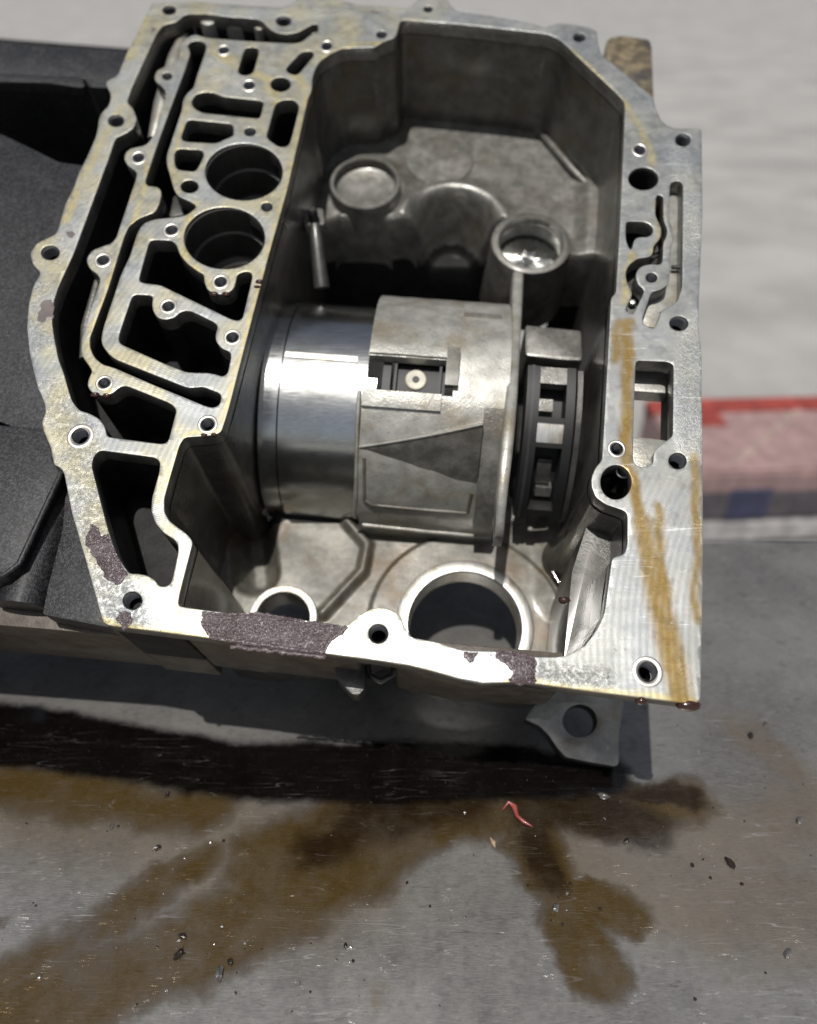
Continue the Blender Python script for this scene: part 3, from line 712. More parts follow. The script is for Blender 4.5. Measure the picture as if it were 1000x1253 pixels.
td = bpy.data.materials['turned_steel'].node_tree; tg = td.nodes.new('ShaderNodeTangent'); tg.direction_type = 'RADIAL'; tg.axis = 'Z'
pb = td.nodes['Principled BSDF']; pb.inputs['Anisotropic'].default_value = .85; td.links.new(tg.outputs[0], pb.inputs['Tangent'])
# ---- sleeve / tunnel frame
U = Vector((math.cos(R(-5)), math.sin(R(-5)), 0)); Vv = Vector((-U.y, U.x, 0))
AX = Vector((L(390, 500, .14).x, .360, -.140))
CAMP = Vector((0, 0, DIST))
def cyl_hit(px, py, rr):
    """(u, theta) where the line of sight meets the tunnel cylinder of radius rr"""
    d = (L(px, py, .05) - CAMP); o = CAMP - AX
    dv, dz, ov, oz = d.dot(Vv), d.z, o.dot(Vv), o.z
    a = dv * dv + dz * dz; b = 2 * (ov * dv + oz * dz); c = ov * ov + oz * oz - rr * rr
    q = b * b - 4 * a * c
    t = (-b - math.sqrt(max(0, q))) / (2 * a)
    p = o + d * t
    return p.dot(U), math.atan2(p.dot(Vv), p.z)
def cyl_pt(u, th, rr): return AX + U * u + Vv * (math.sin(th) * rr) + Vector((0, 0, math.cos(th) * rr))
def arc(name, u0, u1, t0, t1, r0, r1, mats, parent, nu=24, nt=48, hole=None, jit=0.0):
    """curved slab of the tunnel between radii r1 (inner) and r0 (outer)"""
    us = [u0 + (u1 - u0) * k / nu for k in range(nu + 1)]; ts = [t0 + (t1 - t0) * k / nt for k in range(nt + 1)]
    cell = lambda i, j: not (hole and any(h[0] <= (us[i] + us[i + 1]) / 2 <= h[1] and h[2] <= (ts[j] + ts[j + 1]) / 2 <= h[3] for h in hole))
    bm = bmesh.new(); A, B = {}, {}
    def v(d, i, j, rr):
        if (i, j) not in d:
            q = rr + jit * noise.noise(Vector((us[i] * 70, ts[j] * 7, rr * 9))); d[i, j] = bm.verts.new(cyl_pt(us[i], ts[j], q))
        return d[i, j]
    for i in range(nu):
        for j in range(nt):
            if not cell(i, j): continue
            bm.faces.new([v(A, i, j, r0), v(A, i + 1, j, r0), v(A, i + 1, j + 1, r0), v(A, i, j + 1, r0)])
            bm.faces.new([v(B, i, j + 1, r1), v(B, i + 1, j + 1, r1), v(B, i + 1, j, r1), v(B, i, j, r1)])
            for (di, dj, e) in ((-1, 0, ((i, j), (i, j + 1))), (1, 0, ((i + 1, j), (i + 1, j + 1))), (0, -1, ((i, j), (i + 1, j))), (0, 1, ((i, j + 1), (i + 1, j + 1)))):
                a, b = i + di, j + dj
                if not (0 <= a < nu and 0 <= b < nt) or not cell(a, b):
                    bm.faces.new([v(A, *e[0], r0), v(A, *e[1], r0), v(B, *e[1], r1), v(B, *e[0], r1)])
    bmesh.ops.recalc_face_normals(bm, faces=bm.faces)
    me = bpy.data.meshes.new(name); bm.to_mesh(me); bm.free()
    return link(name, me, mats, parent, 30)
RS = .096
uS0, uS1 = cyl_hit(316, 500, RS)[0], cyl_hit(452, 500, RS)[0]
seam = cyl_hit(341, 480, RS)[0]
TH0, TH1 = -1.75, 1.75
SS = arc('shaft_sleeve', seam + .0006, uS1 - .004, TH0, TH1, RS, RS - .006, [STEEL], HS, 4, 120)
arc('sleeve_collar', uS0, seam - .0006, TH0, TH1, RS - .0004, RS - .006, [STEEL], HS, 3, 120)
th = cyl_hit(440, 440, RS)[1]; th2 = cyl_hit(440, 470, RS)[1]
arc('sleeve_step', cyl_hit(350, 430, RS)[0], cyl_hit(438, 440, RS)[0], th - .03, th + .02, RS + .0012, RS, [RINGM], SS, 8, 6)
arc('sleeve_step', cyl_hit(352, 450, RS)[0], cyl_hit(462, 455, RS)[0], th2 - .03, th2 + .05, RS + .0008, RS, [STEEL], SS, 8, 6)
RJ = .1065
uJ0 = cyl_hit(441, 520, RJ)[0]; uJ1 = cyl_hit(622, 500, RJ)[0]; uJt = cyl_hit(457, 400, RJ)[0]
tw_top = cyl_hit(500, 437, RJ)[1]; tw_bot = cyl_hit(500, 480, RJ)[1]; uW1 = cyl_hit(556, 460, RJ)[0]
TC = arc('tunnel_casing', uJ0, uJ1, TH0, TH1, RJ, RJ - .009, [CASTL], HS, 60, 180,
    [(uJ0 - 1, uJt, tw_bot, 9), (uJ0 - 1, uW1, tw_bot, tw_top), (cyl_hit(598, 470, RJ)[0], cyl_hit(614, 470, RJ)[0], cyl_hit(600, 492, RJ)[1], cyl_hit(600, 440, RJ)[1] - 9)], .0005)
arc('casing_lip', uJt, cyl_hit(556, 430, RJ)[0], tw_top + .008, tw_top + .09, RJ + .0022, RJ - .001, [CASTL], TC, 20, 8, None, .0003)
arc('casing_lip', uJ0, cyl_hit(540, 490, RJ)[0], tw_bot - .12, tw_bot - .004, RJ + .003, RJ - .001, [CASTL], TC, 20, 8, None, .0004)
arc('casing_rib', cyl_hit(546, 450, RJ)[0], cyl_hit(562, 450, RJ)[0], cyl_hit(552, 474, RJ)[1], cyl_hit(552, 430, RJ)[1], RJ + .006, RJ - .002, [BROWN], TC, 3, 8)
arc('casing_rib', cyl_hit(568, 376, RJ)[0], cyl_hit(612, 376, RJ)[0], cyl_hit(590, 389, RJ)[1], cyl_hit(590, 380, RJ)[1], RJ + .004, RJ - .002, [CASTL], TC, 6, 3)
# connector seen in the casing window
t0, t1 = cyl_hit(500, 474, RJ - .012)[1] - .05, cyl_hit(500, 447, RJ - .012)[1] + .08
CN = arc('connector', cyl_hit(484, 466, RJ - .012)[0], cyl_hit(545, 466, RJ - .012)[0], t0, t1, RJ - .0135, RJ - .03, [PLAST], HS, 6, 8)
arc('connector_tab', cyl_hit(468, 466, RJ - .012)[0], cyl_hit(478, 466, RJ - .012)[0], t0, t1 - .07, RJ - .010, RJ - .03, [RUBBER], CN, 4, 6)
arc('connector_rail', cyl_hit(481, 466, RJ)[0], cyl_hit(484, 466, RJ)[0], t0, t1, RJ - .007, RJ - .03, [RUBBER], CN, 2, 6)
arc('connector_rail', cyl_hit(537, 466, RJ)[0], cyl_hit(540, 466, RJ)[0], t0, t1, RJ - .007, RJ - .03, [RUBBER], CN, 2, 6)
u, th = cyl_hit(509, 465, RJ - .013)
ws = link('washer', lathe_mesh('washer', [(0, .0003), (.0026, .0003), (.0028, .0016), (.0074, .0018), (.0082, .0012), (.0084, -.001)], 36), [WHITE], CN, 35)
ws.location = cyl_pt(u, th, RJ - .0135)
nrm = (Vv * math.sin(th) + Vector((0, 0, math.cos(th)))); ws.rotation_euler = nrm.to_track_quat('Z', 'Y').to_euler()
wh = link('washer_hole', lathe_mesh('washer_hole', [(0, .0021), (.0027, .0021), (.0027, .0005)], 24), [PLAST], CN, 35); wh.location = ws.location; wh.rotation_euler = ws.rotation_euler
# wedge shaped gusset
def gusset():
    def S(px, py, dr): u_, t_ = cyl_hit(px, py, RJ); return cyl_pt(u_, t_, RJ + dr)
    def cp(u_, t_, dr): return cyl_pt(u_, t_, RJ + dr)
    uA, tA = cyl_hit(440, 547, RJ); uB, tB = cyl_hit(590, 520, RJ); uC, tC = cyl_hit(586, 600, RJ)
    bm = bmesh.new(); n = 14; rows = []
    for k in range(n + 1):
        f = k / n; u_ = uA + (uB - uA) * f; tr = tA + (tB - tA) * f; tl = tA + (tC - tA) * f
        rows.append([bm.verts.new(cp(u_, tr + .016 + .012 * f, -.001)), bm.verts.new(cp(u_, tr + .010, .001 + .0155 * f)), bm.verts.new(cp(u_, tr, .0008 + .0165 * f)),
                     bm.verts.new(cp(u_, tr + (tl - tr) * .5, .0012 + .0062 * f)), bm.verts.new(cp(u_, tl - .004, -.0004 - .0006 * f))])
    for a, b in zip(rows, rows[1:]):
        for i in range(4): bm.faces.new((a[i], a[i + 1], b[i + 1], b[i]))
    bm.faces.new(rows[-1]); bmesh.ops.recalc_face_normals(bm, faces=bm.faces)
    me = bpy.data.meshes.new('gusset'); bm.to_mesh(me); bm.free(); link('gusset', me, [CAST], TC, 25)
    tube('gusset_edge', [cp(uA + (uB - uA) * k / 12, tA + (tB - tA) * k / 12 + .002, .0006 + .0168 * k / 12) for k in range(13)], .0011, [CASTL], TC, 8)
gusset()
arc('casing_collar', cyl_hit(588, 560, RJ + .006)[0], cyl_hit(612, 560, RJ + .006)[0], cyl_hit(600, 640, RJ)[1], cyl_hit(600, 500, RJ + .006)[1], RJ + .009, RJ - .002, [CAST], TC, 5, 40, None, .0003)
def surfline(name, pts, dr, rr, mat):
    Q = []
    for (a, b) in zip(pts, pts[1:]):
        for k in range(8):
            u_, t_ = cyl_hit(a[0] + (b[0] - a[0]) * k / 8, a[1] + (b[1] - a[1]) * k / 8, RJ); Q.append(cyl_pt(u_, t_, RJ + dr))
    tube(name, Q, rr, mat, TC, 8)
surfline('casting_bead', [(446, 560), (446, 612), (455, 618), (520, 624), (572, 628), (578, 600)], 0, .0014, [BROWN])
surfline('casting_bead', [(444, 642), (520, 650), (612, 658)], 0, .0022, [CASTL])
surfline('casting_bead', [(440, 478), (437, 520), (436, 580), (434, 640)], 0, .0016, [CASTL])
# tall thin web running up to the sensor boss
def web():
    rows = [(332, 628, 641, .074), (360, 627, 640, .066), (400, 626, 638, .054), (440, 623, 636, .042), (480, 620, 634, .033), (520, 616, 631, .028), (560, 612, 627, .0285), (600, 609, 622, .035), (640, 607, 618, .047), (656, 606, 617, .055)]
    bm = bmesh.new(); rr = []
    for y, x0, x1, D in rows:
        a, b = L(x0, y, D), L(x1, y, D); e = .0015
        rr.append([bm.verts.new((a.x, a.y, a.z - .02)), bm.verts.new((a.x, a.y, a.z - e)), bm.verts.new((a.x + e, a.y, a.z)), bm.verts.new((b.x - e, b.y, b.z)), bm.verts.new((b.x, b.y, b.z - e)), bm.verts.new((b.x, b.y, b.z - .02))])
    for p, q in zip(rr, rr[1:]):
        for i in range(5): bm.faces.new((p[i], p[i + 1], q[i + 1], q[i]))
    bm.faces.new(rr[0][::-1]); bm.faces.new(rr[-1]); bmesh.ops.recalc_face_normals(bm, faces=bm.faces)
    me = bpy.data.meshes.new('web_plate'); bm.to_mesh(me); bm.free(); link('web_plate', me, [CASTL], HS, 50)
web()
prism('side_shelf', [(643, 397), (712, 404), (713, 441), (690, 440), (643, 434)], .066, .125, [CAST], HS, .003)
# bearing cage
RC_ = .103
a0, a1, a2, a3 = [cyl_hit(px, 540, RC_)[0] for px in (640, 656, 689, 700)]
tb, tt = cyl_hit(665, 634, RC_)[1], cyl_hit(665, 448, RC_)[1]
w = lambda y: cyl_hit(668, y, RC_)[1]
CG = arc('cage_band', a0, a1, tb, tt, RC_, RC_ - .02, [PLAST], HS, 4, 70)
arc('cage_band', a0 + .003, a0 + .0055, tb, tt, RC_ + .0012, RC_ - .003, [RUBBER], HS, 2, 70)
arc('cage_band', a2, a3, tb, tt, RC_, RC_ - .02, [PLAST], HS, 3, 70)
arc('cage_band', a3 + .002, a3 + .006, tb - .06, tt, RC_ - .003, RC_ - .02, [CASTD], HS, 3, 70)
for ya, yb in ((468, 448), (516, 510), (548, 542), (634, 626)):
    arc('cage_bar', a1 - .0005, a2 + .0005, w(ya), w(yb), RC_ - .0012, RC_ - .012, [PLAST if ya > 470 else CAST], CG, 4, 4)
arc('bearing_roller', a1 - .001, a2, w(545), w(513), RC_ - .003, RC_ - .02, [RINGM], HS, 6, 16)
arc('bearing_race', a1 - .001, a2, tb, tt, RC_ - .02, RC_ - .024, [PLAST], HS, 4, 40)
arc('bearing_lug', cyl_hit(659, 490, RC_ - .012)[0], cyl_hit(677, 490, RC_ - .012)[0], w(499) , w(482), RC_ - .012, RC_ - .021, [CAST], HS, 4, 4)
arc('bearing_lug', cyl_hit(655, 590, RC_ - .012)[0], cyl_hit(672, 590, RC_ - .012)[0], w(603), w(568), RC_ - .014, RC_ - .021, [CASTD], HS, 4, 4)
arc('bearing_lug', cyl_hit(653, 612, RC_ - .012)[0], cyl_hit(672, 612, RC_ - .012)[0], w(618), w(606), RC_ - .011, RC_ - .021, [RINGM], HS, 4, 4)
arc('cage_tab', cyl_hit(646, 640, RC_)[0], cyl_hit(656, 640, RC_)[0], cyl_hit(650, 646, RC_)[1], tb, RC_ - .001, RC_ - .01, [PLAST], CG, 3, 4)
# black stud on its pillar, left of the cavity
tube('stud_pillar', [L(385, 268, .060), L(388, 300, .066), L(394, 352, .085)], [.0048, .0055, .0070], [CASTD], HS, 20)
lathe('stud', 383, 262, .052, [(0, .006), (.0028, .006), (.0042, .004), (.0042, .002), (.0032, .001), (.0045, 0), (.0032, -.001), (.0045, -.002), (.0045, -.009)], [PLAST], HS, 16)
prism('stud_seat', [(371, 256), (395, 254), (398, 274), (372, 276)], .0595, .07, [CAST], HS, .001)
0 and prism('ledge', [(376, 356), (462, 364), (460, 372), (374, 364)], .070, .12, [CASTD], HS, .002)
# ribs on the curved left wall
for x, y, rr in ((447, 60, .0035), (455, 60, .002), (432, 61, .007)):
    a = L(x, y, FT + .001); tube('wall_rib', [a, Vector((a.x, a.y, -.062))], [rr * .8, rr], [CAST], HS, 14)
# big cross tube on the upper floor
0 and tube('cast_passage', [L(400, 278, .106), L(430, 280, .102), L(465, 285, .104), L(500, 296, .112)], [.007, .009, .010, .006], [CAST], HS, 22)
0 and tube('cast_passage', [L(520, 182, .075), L(498, 240, .073), L(492, 300, .076)], [.012, .014, .013], [CAST], HS, 22)
tube('cast_edge', [L(652, 154, UP - .001), L(660, 160, UP - .004), L(700, 207, UP - .005), L(729, 236, UP - .002)], [.002, .0035, .0035, .002], [CAST], HS, 12)

# ---- lower floor rings
r1 = rad(569, 765, 84, LOW); r2 = rad(569, 765, 68, LOW)
lathe('bearing_ring', 569, 765, LOW - .006, [(r1 * 1.01, -.004), (r1, -.0006), (r1 * .985, 0), (r2 * 1.03, 0), (r2, -.0012), (r2 * .985, -.01), (r2 * .985, -.022), (r1, -.022), (r1, -.004)], [RINGM], HS, 96)
r1 = rad(346, 756, 42, LOW - .012); r2 = rad(346, 756, 33, LOW - .012)
lathe('oil_port_ring', 346, 756, LOW - .014, [(r1 * 1.04, -.02), (r1, -.001), (r1 * .97, 0), (r2 * 1.02, 0), (r2, -.001), (r2 * .97, -.006), (r2 * .97, -.03), (r1 * 1.04, -.03)], [CASTL], HS, 64)
# dowel tube on the right wall, and the spring pin in it
ro = rad(754, 590, 28, 0); r3 = rad(754, 590, 19, 0)
lathe('dowel_tube', 754, 590, 0, [(r3 * 1.02, -FT), (r3, -.02), (r3, -.06), (0, -.06)], [DEEP], HS, 40)
ro = rad(754, 590, 30.5, 0)
lathe('dowel_tube', 754, 590, 0, [(ro, -FT), (ro * 1.03, -.04), (ro * 1.12, -.09), (ro * 1.28, -.13), (ro * 1.6, -LOW)], [DOWELM], HS, 40)
rp = rad(764, 578, 9.5, .004)
lathe('spring_pin', 763, 577, .003, [(rp * .62, -.018), (rp * .62, -.001), (rp * .75, 0), (rp * .95, -.0004), (rp, -.0014), (rp, -.022)], [m_plain('pin_steel', (.09, .09, .09), .2, 1)], HS, 28)

# ---- top channel bosses, seen lit in the outer channel
for ex, ey, erx, ery, dd in ((254, 23, 10, 7, .006), (288, 25, 17, 9, .009), (317, 30, 7, 6, .007), (384, 38, 5, 5, .007), (237, 25, 5, 5, .010)):
    prism('channel_boss', ell(ex, ey, erx, ery, 22), dd, .066, [CASTL], HS, .0025, 0)
tube('channel_rib', [L(226, 42, .018), L(216, 72, .020), L(200, 130, .022), L(188, 172, .026)], [.004, .0075, .0085, .005], [CASTL], HS, 16)
tube('channel_rib', [L(208, 58, .040), L(196, 100, .044), L(184, 150, .046)], [.005, .007, .006], [CAST], HS, 16)
tube('channel_rib', [L(120, 345, .020), L(106, 400, .022), L(104, 440, .024)], [.003, .004, .004], [CAST], HS, 12)
prism('channel_boss', [(212, 238), (222, 240), (228, 262), (206, 266)], .03, .06, [CASTD], HS, .003, 1)
# recess floors in the right flange
prism('recess_floor', [(815, 222), (838, 222), (838, 350), (828, 372), (808, 382), (806, 402), (784, 398), (790, 352), (812, 330)], FT + .0003, FT + .016, [CASTL], HS, .0005, 0)
prism('recess_floor', [(762, 310), (820, 318), (800, 345), (792, 390), (762, 388)], .019, .030, [CASTD], HS, .001, 0)
prism('recess_floor', [(800, 235), (818, 235), (818, 300), (798, 312)], .024, .030, [CASTD], HS, .001, 0)
prism('recess_floor', [(764, 268), (802, 268), (802, 306), (764, 308)], .026, .034, [CASTD], HS, .001, 0)
prism('recess_floor', [(772, 446), (830, 447), (830, 482), (772, 478)], .024, .036, [CASTL], HS, .002, 1)
prism('recess_floor', [(768, 533), (802, 536), (826, 540), (826, 576), (770, 576)], .017, .034, [CASTL], HS, .002, 1)
prism('window_wall', [(823, 440), (829, 440), (829, 545), (822, 545)], FT, .04, [CASTD], HS, 0, 0)
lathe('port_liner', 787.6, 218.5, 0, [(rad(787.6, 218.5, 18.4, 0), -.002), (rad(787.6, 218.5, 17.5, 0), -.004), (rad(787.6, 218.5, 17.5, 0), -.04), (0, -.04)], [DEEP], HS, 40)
tube('recess_pin', [L(822, 327, FT - .004), L(834, 327, FT - .004)], .0016, [CASTD], HS, 10)
lathe('ball', 774, 371, .016, [(0, .003), (.0022, .002), (.003, 0), (.0022, -.002), (0, -.003)], [RINGM], HS, 16)
# rear of the right flange: body wall behind it
prism('rear_body', [(742, 130), (800, 170), (806, 220), (806, 430), (772, 436), (770, 580), (776, 660), (772, 700), (735, 800), (690, 812), (700, 700), (745, 560), (752, 400), (760, 280), (768, 150)], .042, .128, [CASTD], HS, .002, 1)

# ---- outside: bell housing on the left
BH = HS
def dark(name, pts, D0, D1, bev=.003, mat=BLACK, soft=2): return prism(name, pts, D0, D1, [mat], BH, bev, soft)
dark('bell_rim', [(-160, 36), (0, 50), (70, 57), (165, 62), (150, 108), (108, 106), (104, 96), (40, 92), (-160, 84)], .028, .20)
dark('bell_rim_lip', [(-160, 80), (-20, 88), (40, 91), (100, 94), (104, 104), (100, 107), (60, 101), (-160, 96)], .024, .034, .001, BLACK, 1)
dark('bell_wall', [(-160, 120), (0, 163), (40, 182), (72, 198), (116, 204), (100, 330), (60, 330), (52, 400), (70, 540), (20, 524), (0, 516), (-160, 500)], .026, .17, .006)
dark('bell_panel', [(-160, 505), (0, 520), (54, 524), (66, 560), (76, 578), (60, 614), (24, 694), (8, 708), (-160, 700)], .020, .06, .005)
tube('bell_pipe', [L(84, 560, .045), L(62, 640, .045), L(30, 745, .045)], [.017, .018, .018], [BLACK], BH, 28)
dark('bell_web', [(84, 560), (112, 590), (126, 640), (158, 766), (134, 768), (52, 752), (58, 720), (76, 650)], .030, .125, .002)
tube('bell_edge_bead', [L(-40, 707, .019), L(6, 704, .019), L(24, 690, .019), L(60, 612, .019), L(76, 578, .019), L(66, 560, .019)], .0022, [BLACK], BH, 10)
dark('bell_back', [(-220, 30), (170, 60), (180, 560), (-220, 560)], .185, .20, 0, DEEP, 0)
prism('bell_underside', [(-200, 700), (20, 716), (60, 742), (138, 768), (216, 777), (224, 786), (60, 770), (-200, 748)], .05, .135, [UNDER], BH, .002, 1)
prism('bell_underside', [(-200, 560), (60, 560), (120, 770), (-200, 740)], .06, .13, [UNDER], BH, .002, 0)
# ---- underside of the casting below the flange
prism('bell_shadow_foot', [(-520, 300), (-150, 300), (-110, 700), (-170, 980), (-520, 980)], .10, .22, [BLACK], BH, .004, 1)  # unseen extension of the bell, added to cast shadow on the bench
prism('sump_wall', [(120, 755), (130, 764), (216, 775), (300, 786), (216, 740)], FT + .0006, .10, [UNDER], BH, .002, 0)
prism('sump_wall', [(216, 760), (300, 772), (400, 786), (440, 790), (436, 802), (300, 786), (232, 778)], FT + .0005, .095, [UNDER], BH, .003, 1)
prism('drain_boss', [(408, 812), (446, 812), (447, 842), (440, 851), (430, 850), (412, 830)], .055, .075, [CASTD], BH, .004, 2)
tube('drain_hook', [L(450, 814, .07), L(452, 827, .07), L(466, 834, .07), L(481, 826, .07), L(483, 812, .07)], .0022, [CASTD], BH, 10)
prism('sump_boss', [(484, 780), (484, 815), (505, 822), (560, 832), (640, 838), (690, 838), (700, 800)], .05, .118, [UNDER], BH, .006, 2)
plate('rear_lug', [soften([(628, 800), (660, 856), (642, 880), (660, 888), (672, 900), (682, 915), (692, 926), (720, 932), (754, 938), (758, 934), (758, 900), (764, 858), (764, 790)], 2), ell(710, 882, 21, 20, 40)], .151, .167, [CASTL, CASTD], BH, .001)
prism('rear_tab', [(742, 50), (748, 45), (762, 43), (795, 48), (798, 56), (801, 135), (742, 100)], .055, .085, [m_cast('grimy_casting', (0.035, 0.028, 0.017), (0.24, 0.19, 0.11), (0.03, 0.028, 0.03), .5, 2.0, .9, .1, .2), ], HS, .002, 1)

# ------------------------------------------------------------------ gasket residue on the face
def residue(name, pts, hgt, mat, step=.0005, rough=1.0, parent=HS, label=None):
    P = [(v.x, v.y) for v in (L(x, y) for x, y in pts)]
    x0, x1 = min(p[0] for p in P), max(p[0] for p in P); y0, y1 = min(p[1] for p in P), max(p[1] for p in P)
    nx, ny = int((x1 - x0) / step) + 2, int((y1 - y0) / step) + 2
    bm = bmesh.new(); vs = {}; ins = {}
    def jx(x, y): return x + .0011 * noise.noise(Vector((x * 300, y * 300, 0))), y + .0011 * noise.noise(Vector((x * 300, y * 300, 9)))
    for i in range(-1, nx + 1):
        for j in range(-1, ny + 1):
            x, y = x0 + i * step, y0 + j * step; ins[i, j] = inpoly(*jx(x, y), P)
    for (i, j), k in ins.items():
        near = k or any(ins.get((i + a, j + b)) for a in (-1, 0, 1) for b in (-1, 0, 1))
        if near:
            x, y = x0 + i * step, y0 + j * step
            z = -.0003
            if k: z = hgt * (1 if all(ins.get((i + a, j + b)) for a in (-3, 0, 3) for b in (-3, 0, 3)) else .45) * (.5 + rough * (.6 * noise.noise(Vector((x * 1500, y * 1500, 1))) + .5 * random.random() - .1)); z = max(z, .0001)
            vs[i, j] = bm.verts.new((x + random.uniform(-.25, .25) * step * rough, y + random.uniform(-.25, .25) * step * rough, z))
    for (i, j) in list(vs):
        q = [vs.get((i, j)), vs.get((i + 1, j)), vs.get((i + 1, j + 1)), vs.get((i, j + 1))]
        if all(q): bm.faces.new(q)
    me = bpy.data.meshes.new(name); bm.to_mesh(me); bm.free()
    o = link(name, me, [mat], parent)
    if label: o['label'] = label
    for p in me.polygons: p.use_smooth = True
residue('gasket_residue', [(248,748),(268,750),(300,750),(317,749),(350,755),(380,760),(408,764),(428,768),(420,776),(410,782),(402,790),(398,800),(360,796),(300,788),(256,781),(250,772),(246,762)], .0013, GASK)
residue('gasket_residue', [(112,640),(120,646),(124,655),(133,654),(139,672),(147,688),(157,703),(150,712),(144,716),(136,711),(128,708),(126,700),(118,688),(110,672),(104,668),(106,655)], .0012, GASK)
residue('gasket_residue', [(606,797),(622,796),(655,803),(657,812),(655,836),(636,838),(622,834),(628,822),(618,812),(606,804)], .0012, GASK)
residue('gasket_residue', [(567,797),(586,799),(580,808),(576,811),(568,805)], .0008, GASK)
residue('gasket_residue', [(145,748),(158,748),(163,758),(160,766),(150,770),(143,758)], .0014, GASK)
residue('gasket_film', [(49,371),(55,366),(65,368),(64,388),(58,389),(54,396),(45,393),(47,383),(50,378)], .0002, GFLAT, .001, .15)
residue('gasket_film', [(81,284),(88,282),(92,286),(89,291),(82,290)], .0002, GFLAT, .0008, .15)
residue('gasket_film', [(184,33),(192,34),(190,38),(186,40)], .0002, GFLAT, .0008, .15)
residue('gasket_film', [(447,15),(456,12),(462,14),(469,17),(458,17)], .0002, GFLAT, .0008, .15)
residue('gasket_residue', [(283,789),(398,802),(396,805),(283,793)], .0004, GASK, .0006)

# ------------------------------------------------------------------ loose things
def blob_mesh(name, seed, r, sq=(1, 1, .6), amp=.45, sub=2, fr=2.2):
    bm = bmesh.new(); bmesh.ops.create_icosphere(bm, subdivisions=sub, radius=1)
    for v in bm.verts:
        q = 1 + amp * noise.noise(v.co * fr + Vector((seed * 3.1, 0, 0))); v.co = Vector((v.co.x * sq[0], v.co.y * sq[1], v.co.z * sq[2])) * q * r
    lo = min(v.co.z for v in bm.verts)
    for v in bm.verts: v.co.z -= lo * .9
    me = bpy.data.meshes.new(name); bm.to_mesh(me); bm.free(); return me
def chip(px, py, size, label, mat=CHIP, sq=(1, .7, .6), group=None, name='metal_chip', cat='metal chip', seed=0, amp=.7):
    me = blob_mesh(name, seed + px, size, (sq[0] * random.uniform(.8, 1.15), sq[1], sq[2] * random.uniform(.5, 1)), amp, 2 if size > .002 else 1, 1.9); o = link(name, me, [mat])
    o.location = bench(px, py); o.rotation_euler = (0, 0, random.uniform(0, 3)); tag(o, label, cat, group)
    if mat is not OIL: shade(me, 25)
    else:
        for p in me.polygons: p.use_smooth = True
    return o
GC = 'metal chips scattered on the bench'
big = [(680,1112,.0042,'bright lumpy metal chip at the left edge of the forked oil stain',CHIP),(268,1193,.0045,'brightest pale metal chip at the lower left of the bench',CHIP),
 (218,1170,.004,'dark oily chip just left of the brightest lower left chip',CHIPD),(192,1039,.0036,'dark chip lying on clean steel left of the wide oil run',CHIPD),
 (893,1057,.0042,'black crumbly chip ringed by clean steel at the right',CHIPD),(918,901,.0036,'round black grit pellet behind the right end of the bench',CHIPD),
 (937,888,.0032,'small shiny crumb beside the round black pellet',CHIP),(978,1005,.0038,'curled metal chip in the pale oil film at the far right',CHIP),
 (964,1168,.0042,'pale metal chip at the lower right corner of the bench',CHIP),(738,975,.0042,'wet metal chip at the edge of the housing shadow',CHIP),
 (282,1178,.0028,'small dark chip touching the brightest lower left chip',CHIPD),(224,1146,.003,'elongated dark chip above the oily chip at the lower left',CHIPD),
 (137,1012,.0028,'bright crumb left of the dark chip on clean steel',CHIP),(766,1030,.003,'flat dark flake at the far end of the brown puddle',CHIPD),
 (423,1158,.0025,'single dark grain right of the lower left chips',CHIPD),(847,1059,.0025,'flat dark grain left of the black crumbly chip',CHIPD),
 (205,973,.0028,'dark crumb at the edge of the shadow on the left',CHIPD)]
for k, (x, y, s, lb, mt) in enumerate(big): chip(x, y, s * .8, lb, mt, (1.1, .65, .6), GC, seed=k)
CL = [(190, 1040), (220, 1160), (280, 1180), (680, 1115), (740, 980), (890, 1060), (930, 900), (970, 1160), (150, 1010), (420, 1160), (850, 1060), (600, 1030)]
for k in range(170):
    cx_, cy_ = random.choice(CL)
    x, y = (random.gauss(cx_, 28), random.gauss(cy_, 16)) if random.random() < .5 else (random.uniform(0, 1000), 970 + 280 * random.random())
    if y < 960 and x < 800: continue
    if x > 780 and random.random() < .4: y = random.uniform(870, 1000)
    chip(x, y, random.choice([.0003, .0004, .0005, .0007, .0010, .0015]), 'tiny speck of metal swarf on the oily steel bench', random.choice([CHIP, CHIPD, CHIPD]), (1, .8, .5), 'specks of swarf on the bench', 'swarf_speck', 'swarf', k, .5)
# red sliver
RED = m_plain('red_rubber', (0.24, 0.05, 0.042), .32, 0, .2, .4)
q = [bench(615, 992), bench(622, 985), bench(629, 990), bench(633, 1001), bench(641, 1008), bench(652, 1013)]
for i, v in enumerate(q): v.z = (.0012, .0035, .003, .0022, .0022, .001)[i]
o = tube('rubber_sliver', q, [.0005, .0014, .0022, .0013, .0016, .0003], [RED], None, 8); tag(o, 'curled red rubber sliver at the front edge of the housing shadow', 'rubber sliver')
o = tube('leaf_scrap', [bench(600, 1025, .0008), bench(604, 1031, .0018), bench(606, 1037, .0006)], [.0003, .0016, .0003], [m_plain('tan_scrap', (.35, .25, .16), .6)], None, 6); tag(o, 'tiny tan pointed scrap left of the red sliver', 'scrap')
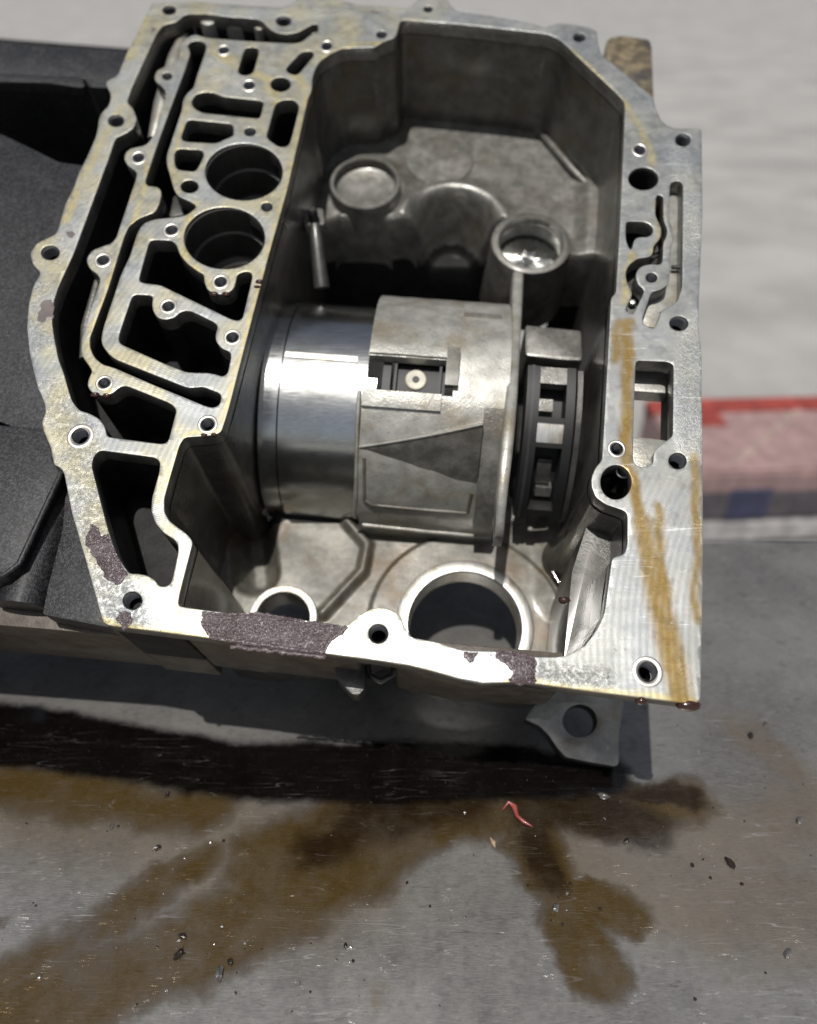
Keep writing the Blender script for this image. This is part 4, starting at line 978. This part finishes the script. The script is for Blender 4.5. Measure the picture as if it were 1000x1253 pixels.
# hanging oil drop at the face's lower right corner
me = blob_mesh('oil_drop', 3, .0048, (1.5, .8, .8), .12, 3); o = link('oil_drop', me, [OIL])
for p in me.polygons: p.use_smooth = True
o.location = ORI + ROT @ (L(843, 862, .003)); o.location.z -= .004; tag(o, 'dark red oil drop hanging at the lower right corner of the machined face', 'oil drop')
def drip(px, py, s):
    me = blob_mesh('oil_bead', px, s, (1.3, .8, .8), .2, 2); o = link('oil_bead', me, [OIL], HS); o.location = L(px, py, .001) + Vector((0, 0, -.001))
    for p in me.polygons: p.use_smooth = True
for pts, rr in (([(690, 738), (688, 760), (684, 800)], .0016), ([(676, 700), (690, 722), (700, 735)], .0018)):
    tube('oil_run', [L(x, y, LOW - .012) for x, y in pts], rr, [OIL], HS, 8)
for a in ((262, 361, .0028), (277, 361, .0026), (117, 484, .0026), (131, 485, .0024), (250, 533, .002), (262, 532, .0018), (318, 346, .0026), (784, 858, .003), (315, 352, .002), (690, 735, .003)): drip(*a)

# printed carton behind the bench's right end
CB = bench(850, 667, GZ)
ct = thing('printed_carton', 'out of focus red, white and navy printed carton on the floor beyond the bench', 'carton', CB)
ct.scale = (2.85, 2.85, 2.85)
ct.rotation_euler = (0, 0, R(3))
def part(name, me, mat, parent): return link(name, me, [mat], parent)
CW = .30; CH = .086; CDp = .15
PK = m_plain('pinkish_card', (0.27, 0.18, 0.175), .6, 0, 0, 0, .18); RDM = m_plain('red_print', (0.26, 0.045, 0.035), .55); NV = m_plain('navy_print', (0.03, 0.035, 0.075), .55)
WH = m_plain('grey_white_card', (0.36, 0.345, 0.345), .6); DK = m_plain('dark_print', (0.07, 0.06, 0.07), .6); TN = m_plain('tan_print', (0.3, 0.22, 0.2), .6)
part('carton_body', box_me('carton_body', -.02, CW, 0, CDp, .032, CH, .003), PK, ct)
part('carton_base', box_me('carton_base', -.02, CW, .004, CDp - .004, .0, .006, .001), DK, ct)
part('carton_skirt', box_me('carton_skirt', -.02, CW, -.003, .01, .004, .030, .003), WH, ct)
part('red_band', box_me('red_band', -.02, CW, CDp - .03, CDp + .001, CH - .012, CH + .0015, .001), RDM, ct)
part('red_patch', box_me('red_patch', -.01, .05, .09, .13, CH - .001, CH + .001, .0), RDM, ct)
part('dark_band', box_me('dark_band', -.02, CW, -.0015, .002, .034, .064), DK, ct)
part('navy_patch', box_me('navy_patch', 0.022, .062, -.0028, .002, .034, .066), NV, ct)
m = box_me('tan_stripe', -.01, .15, -.005, .005, -.001, .001); o = part('tan_stripe', m, TN, ct); o.location = (.03, .02, CH); o.rotation_euler = (0, 0, R(42))
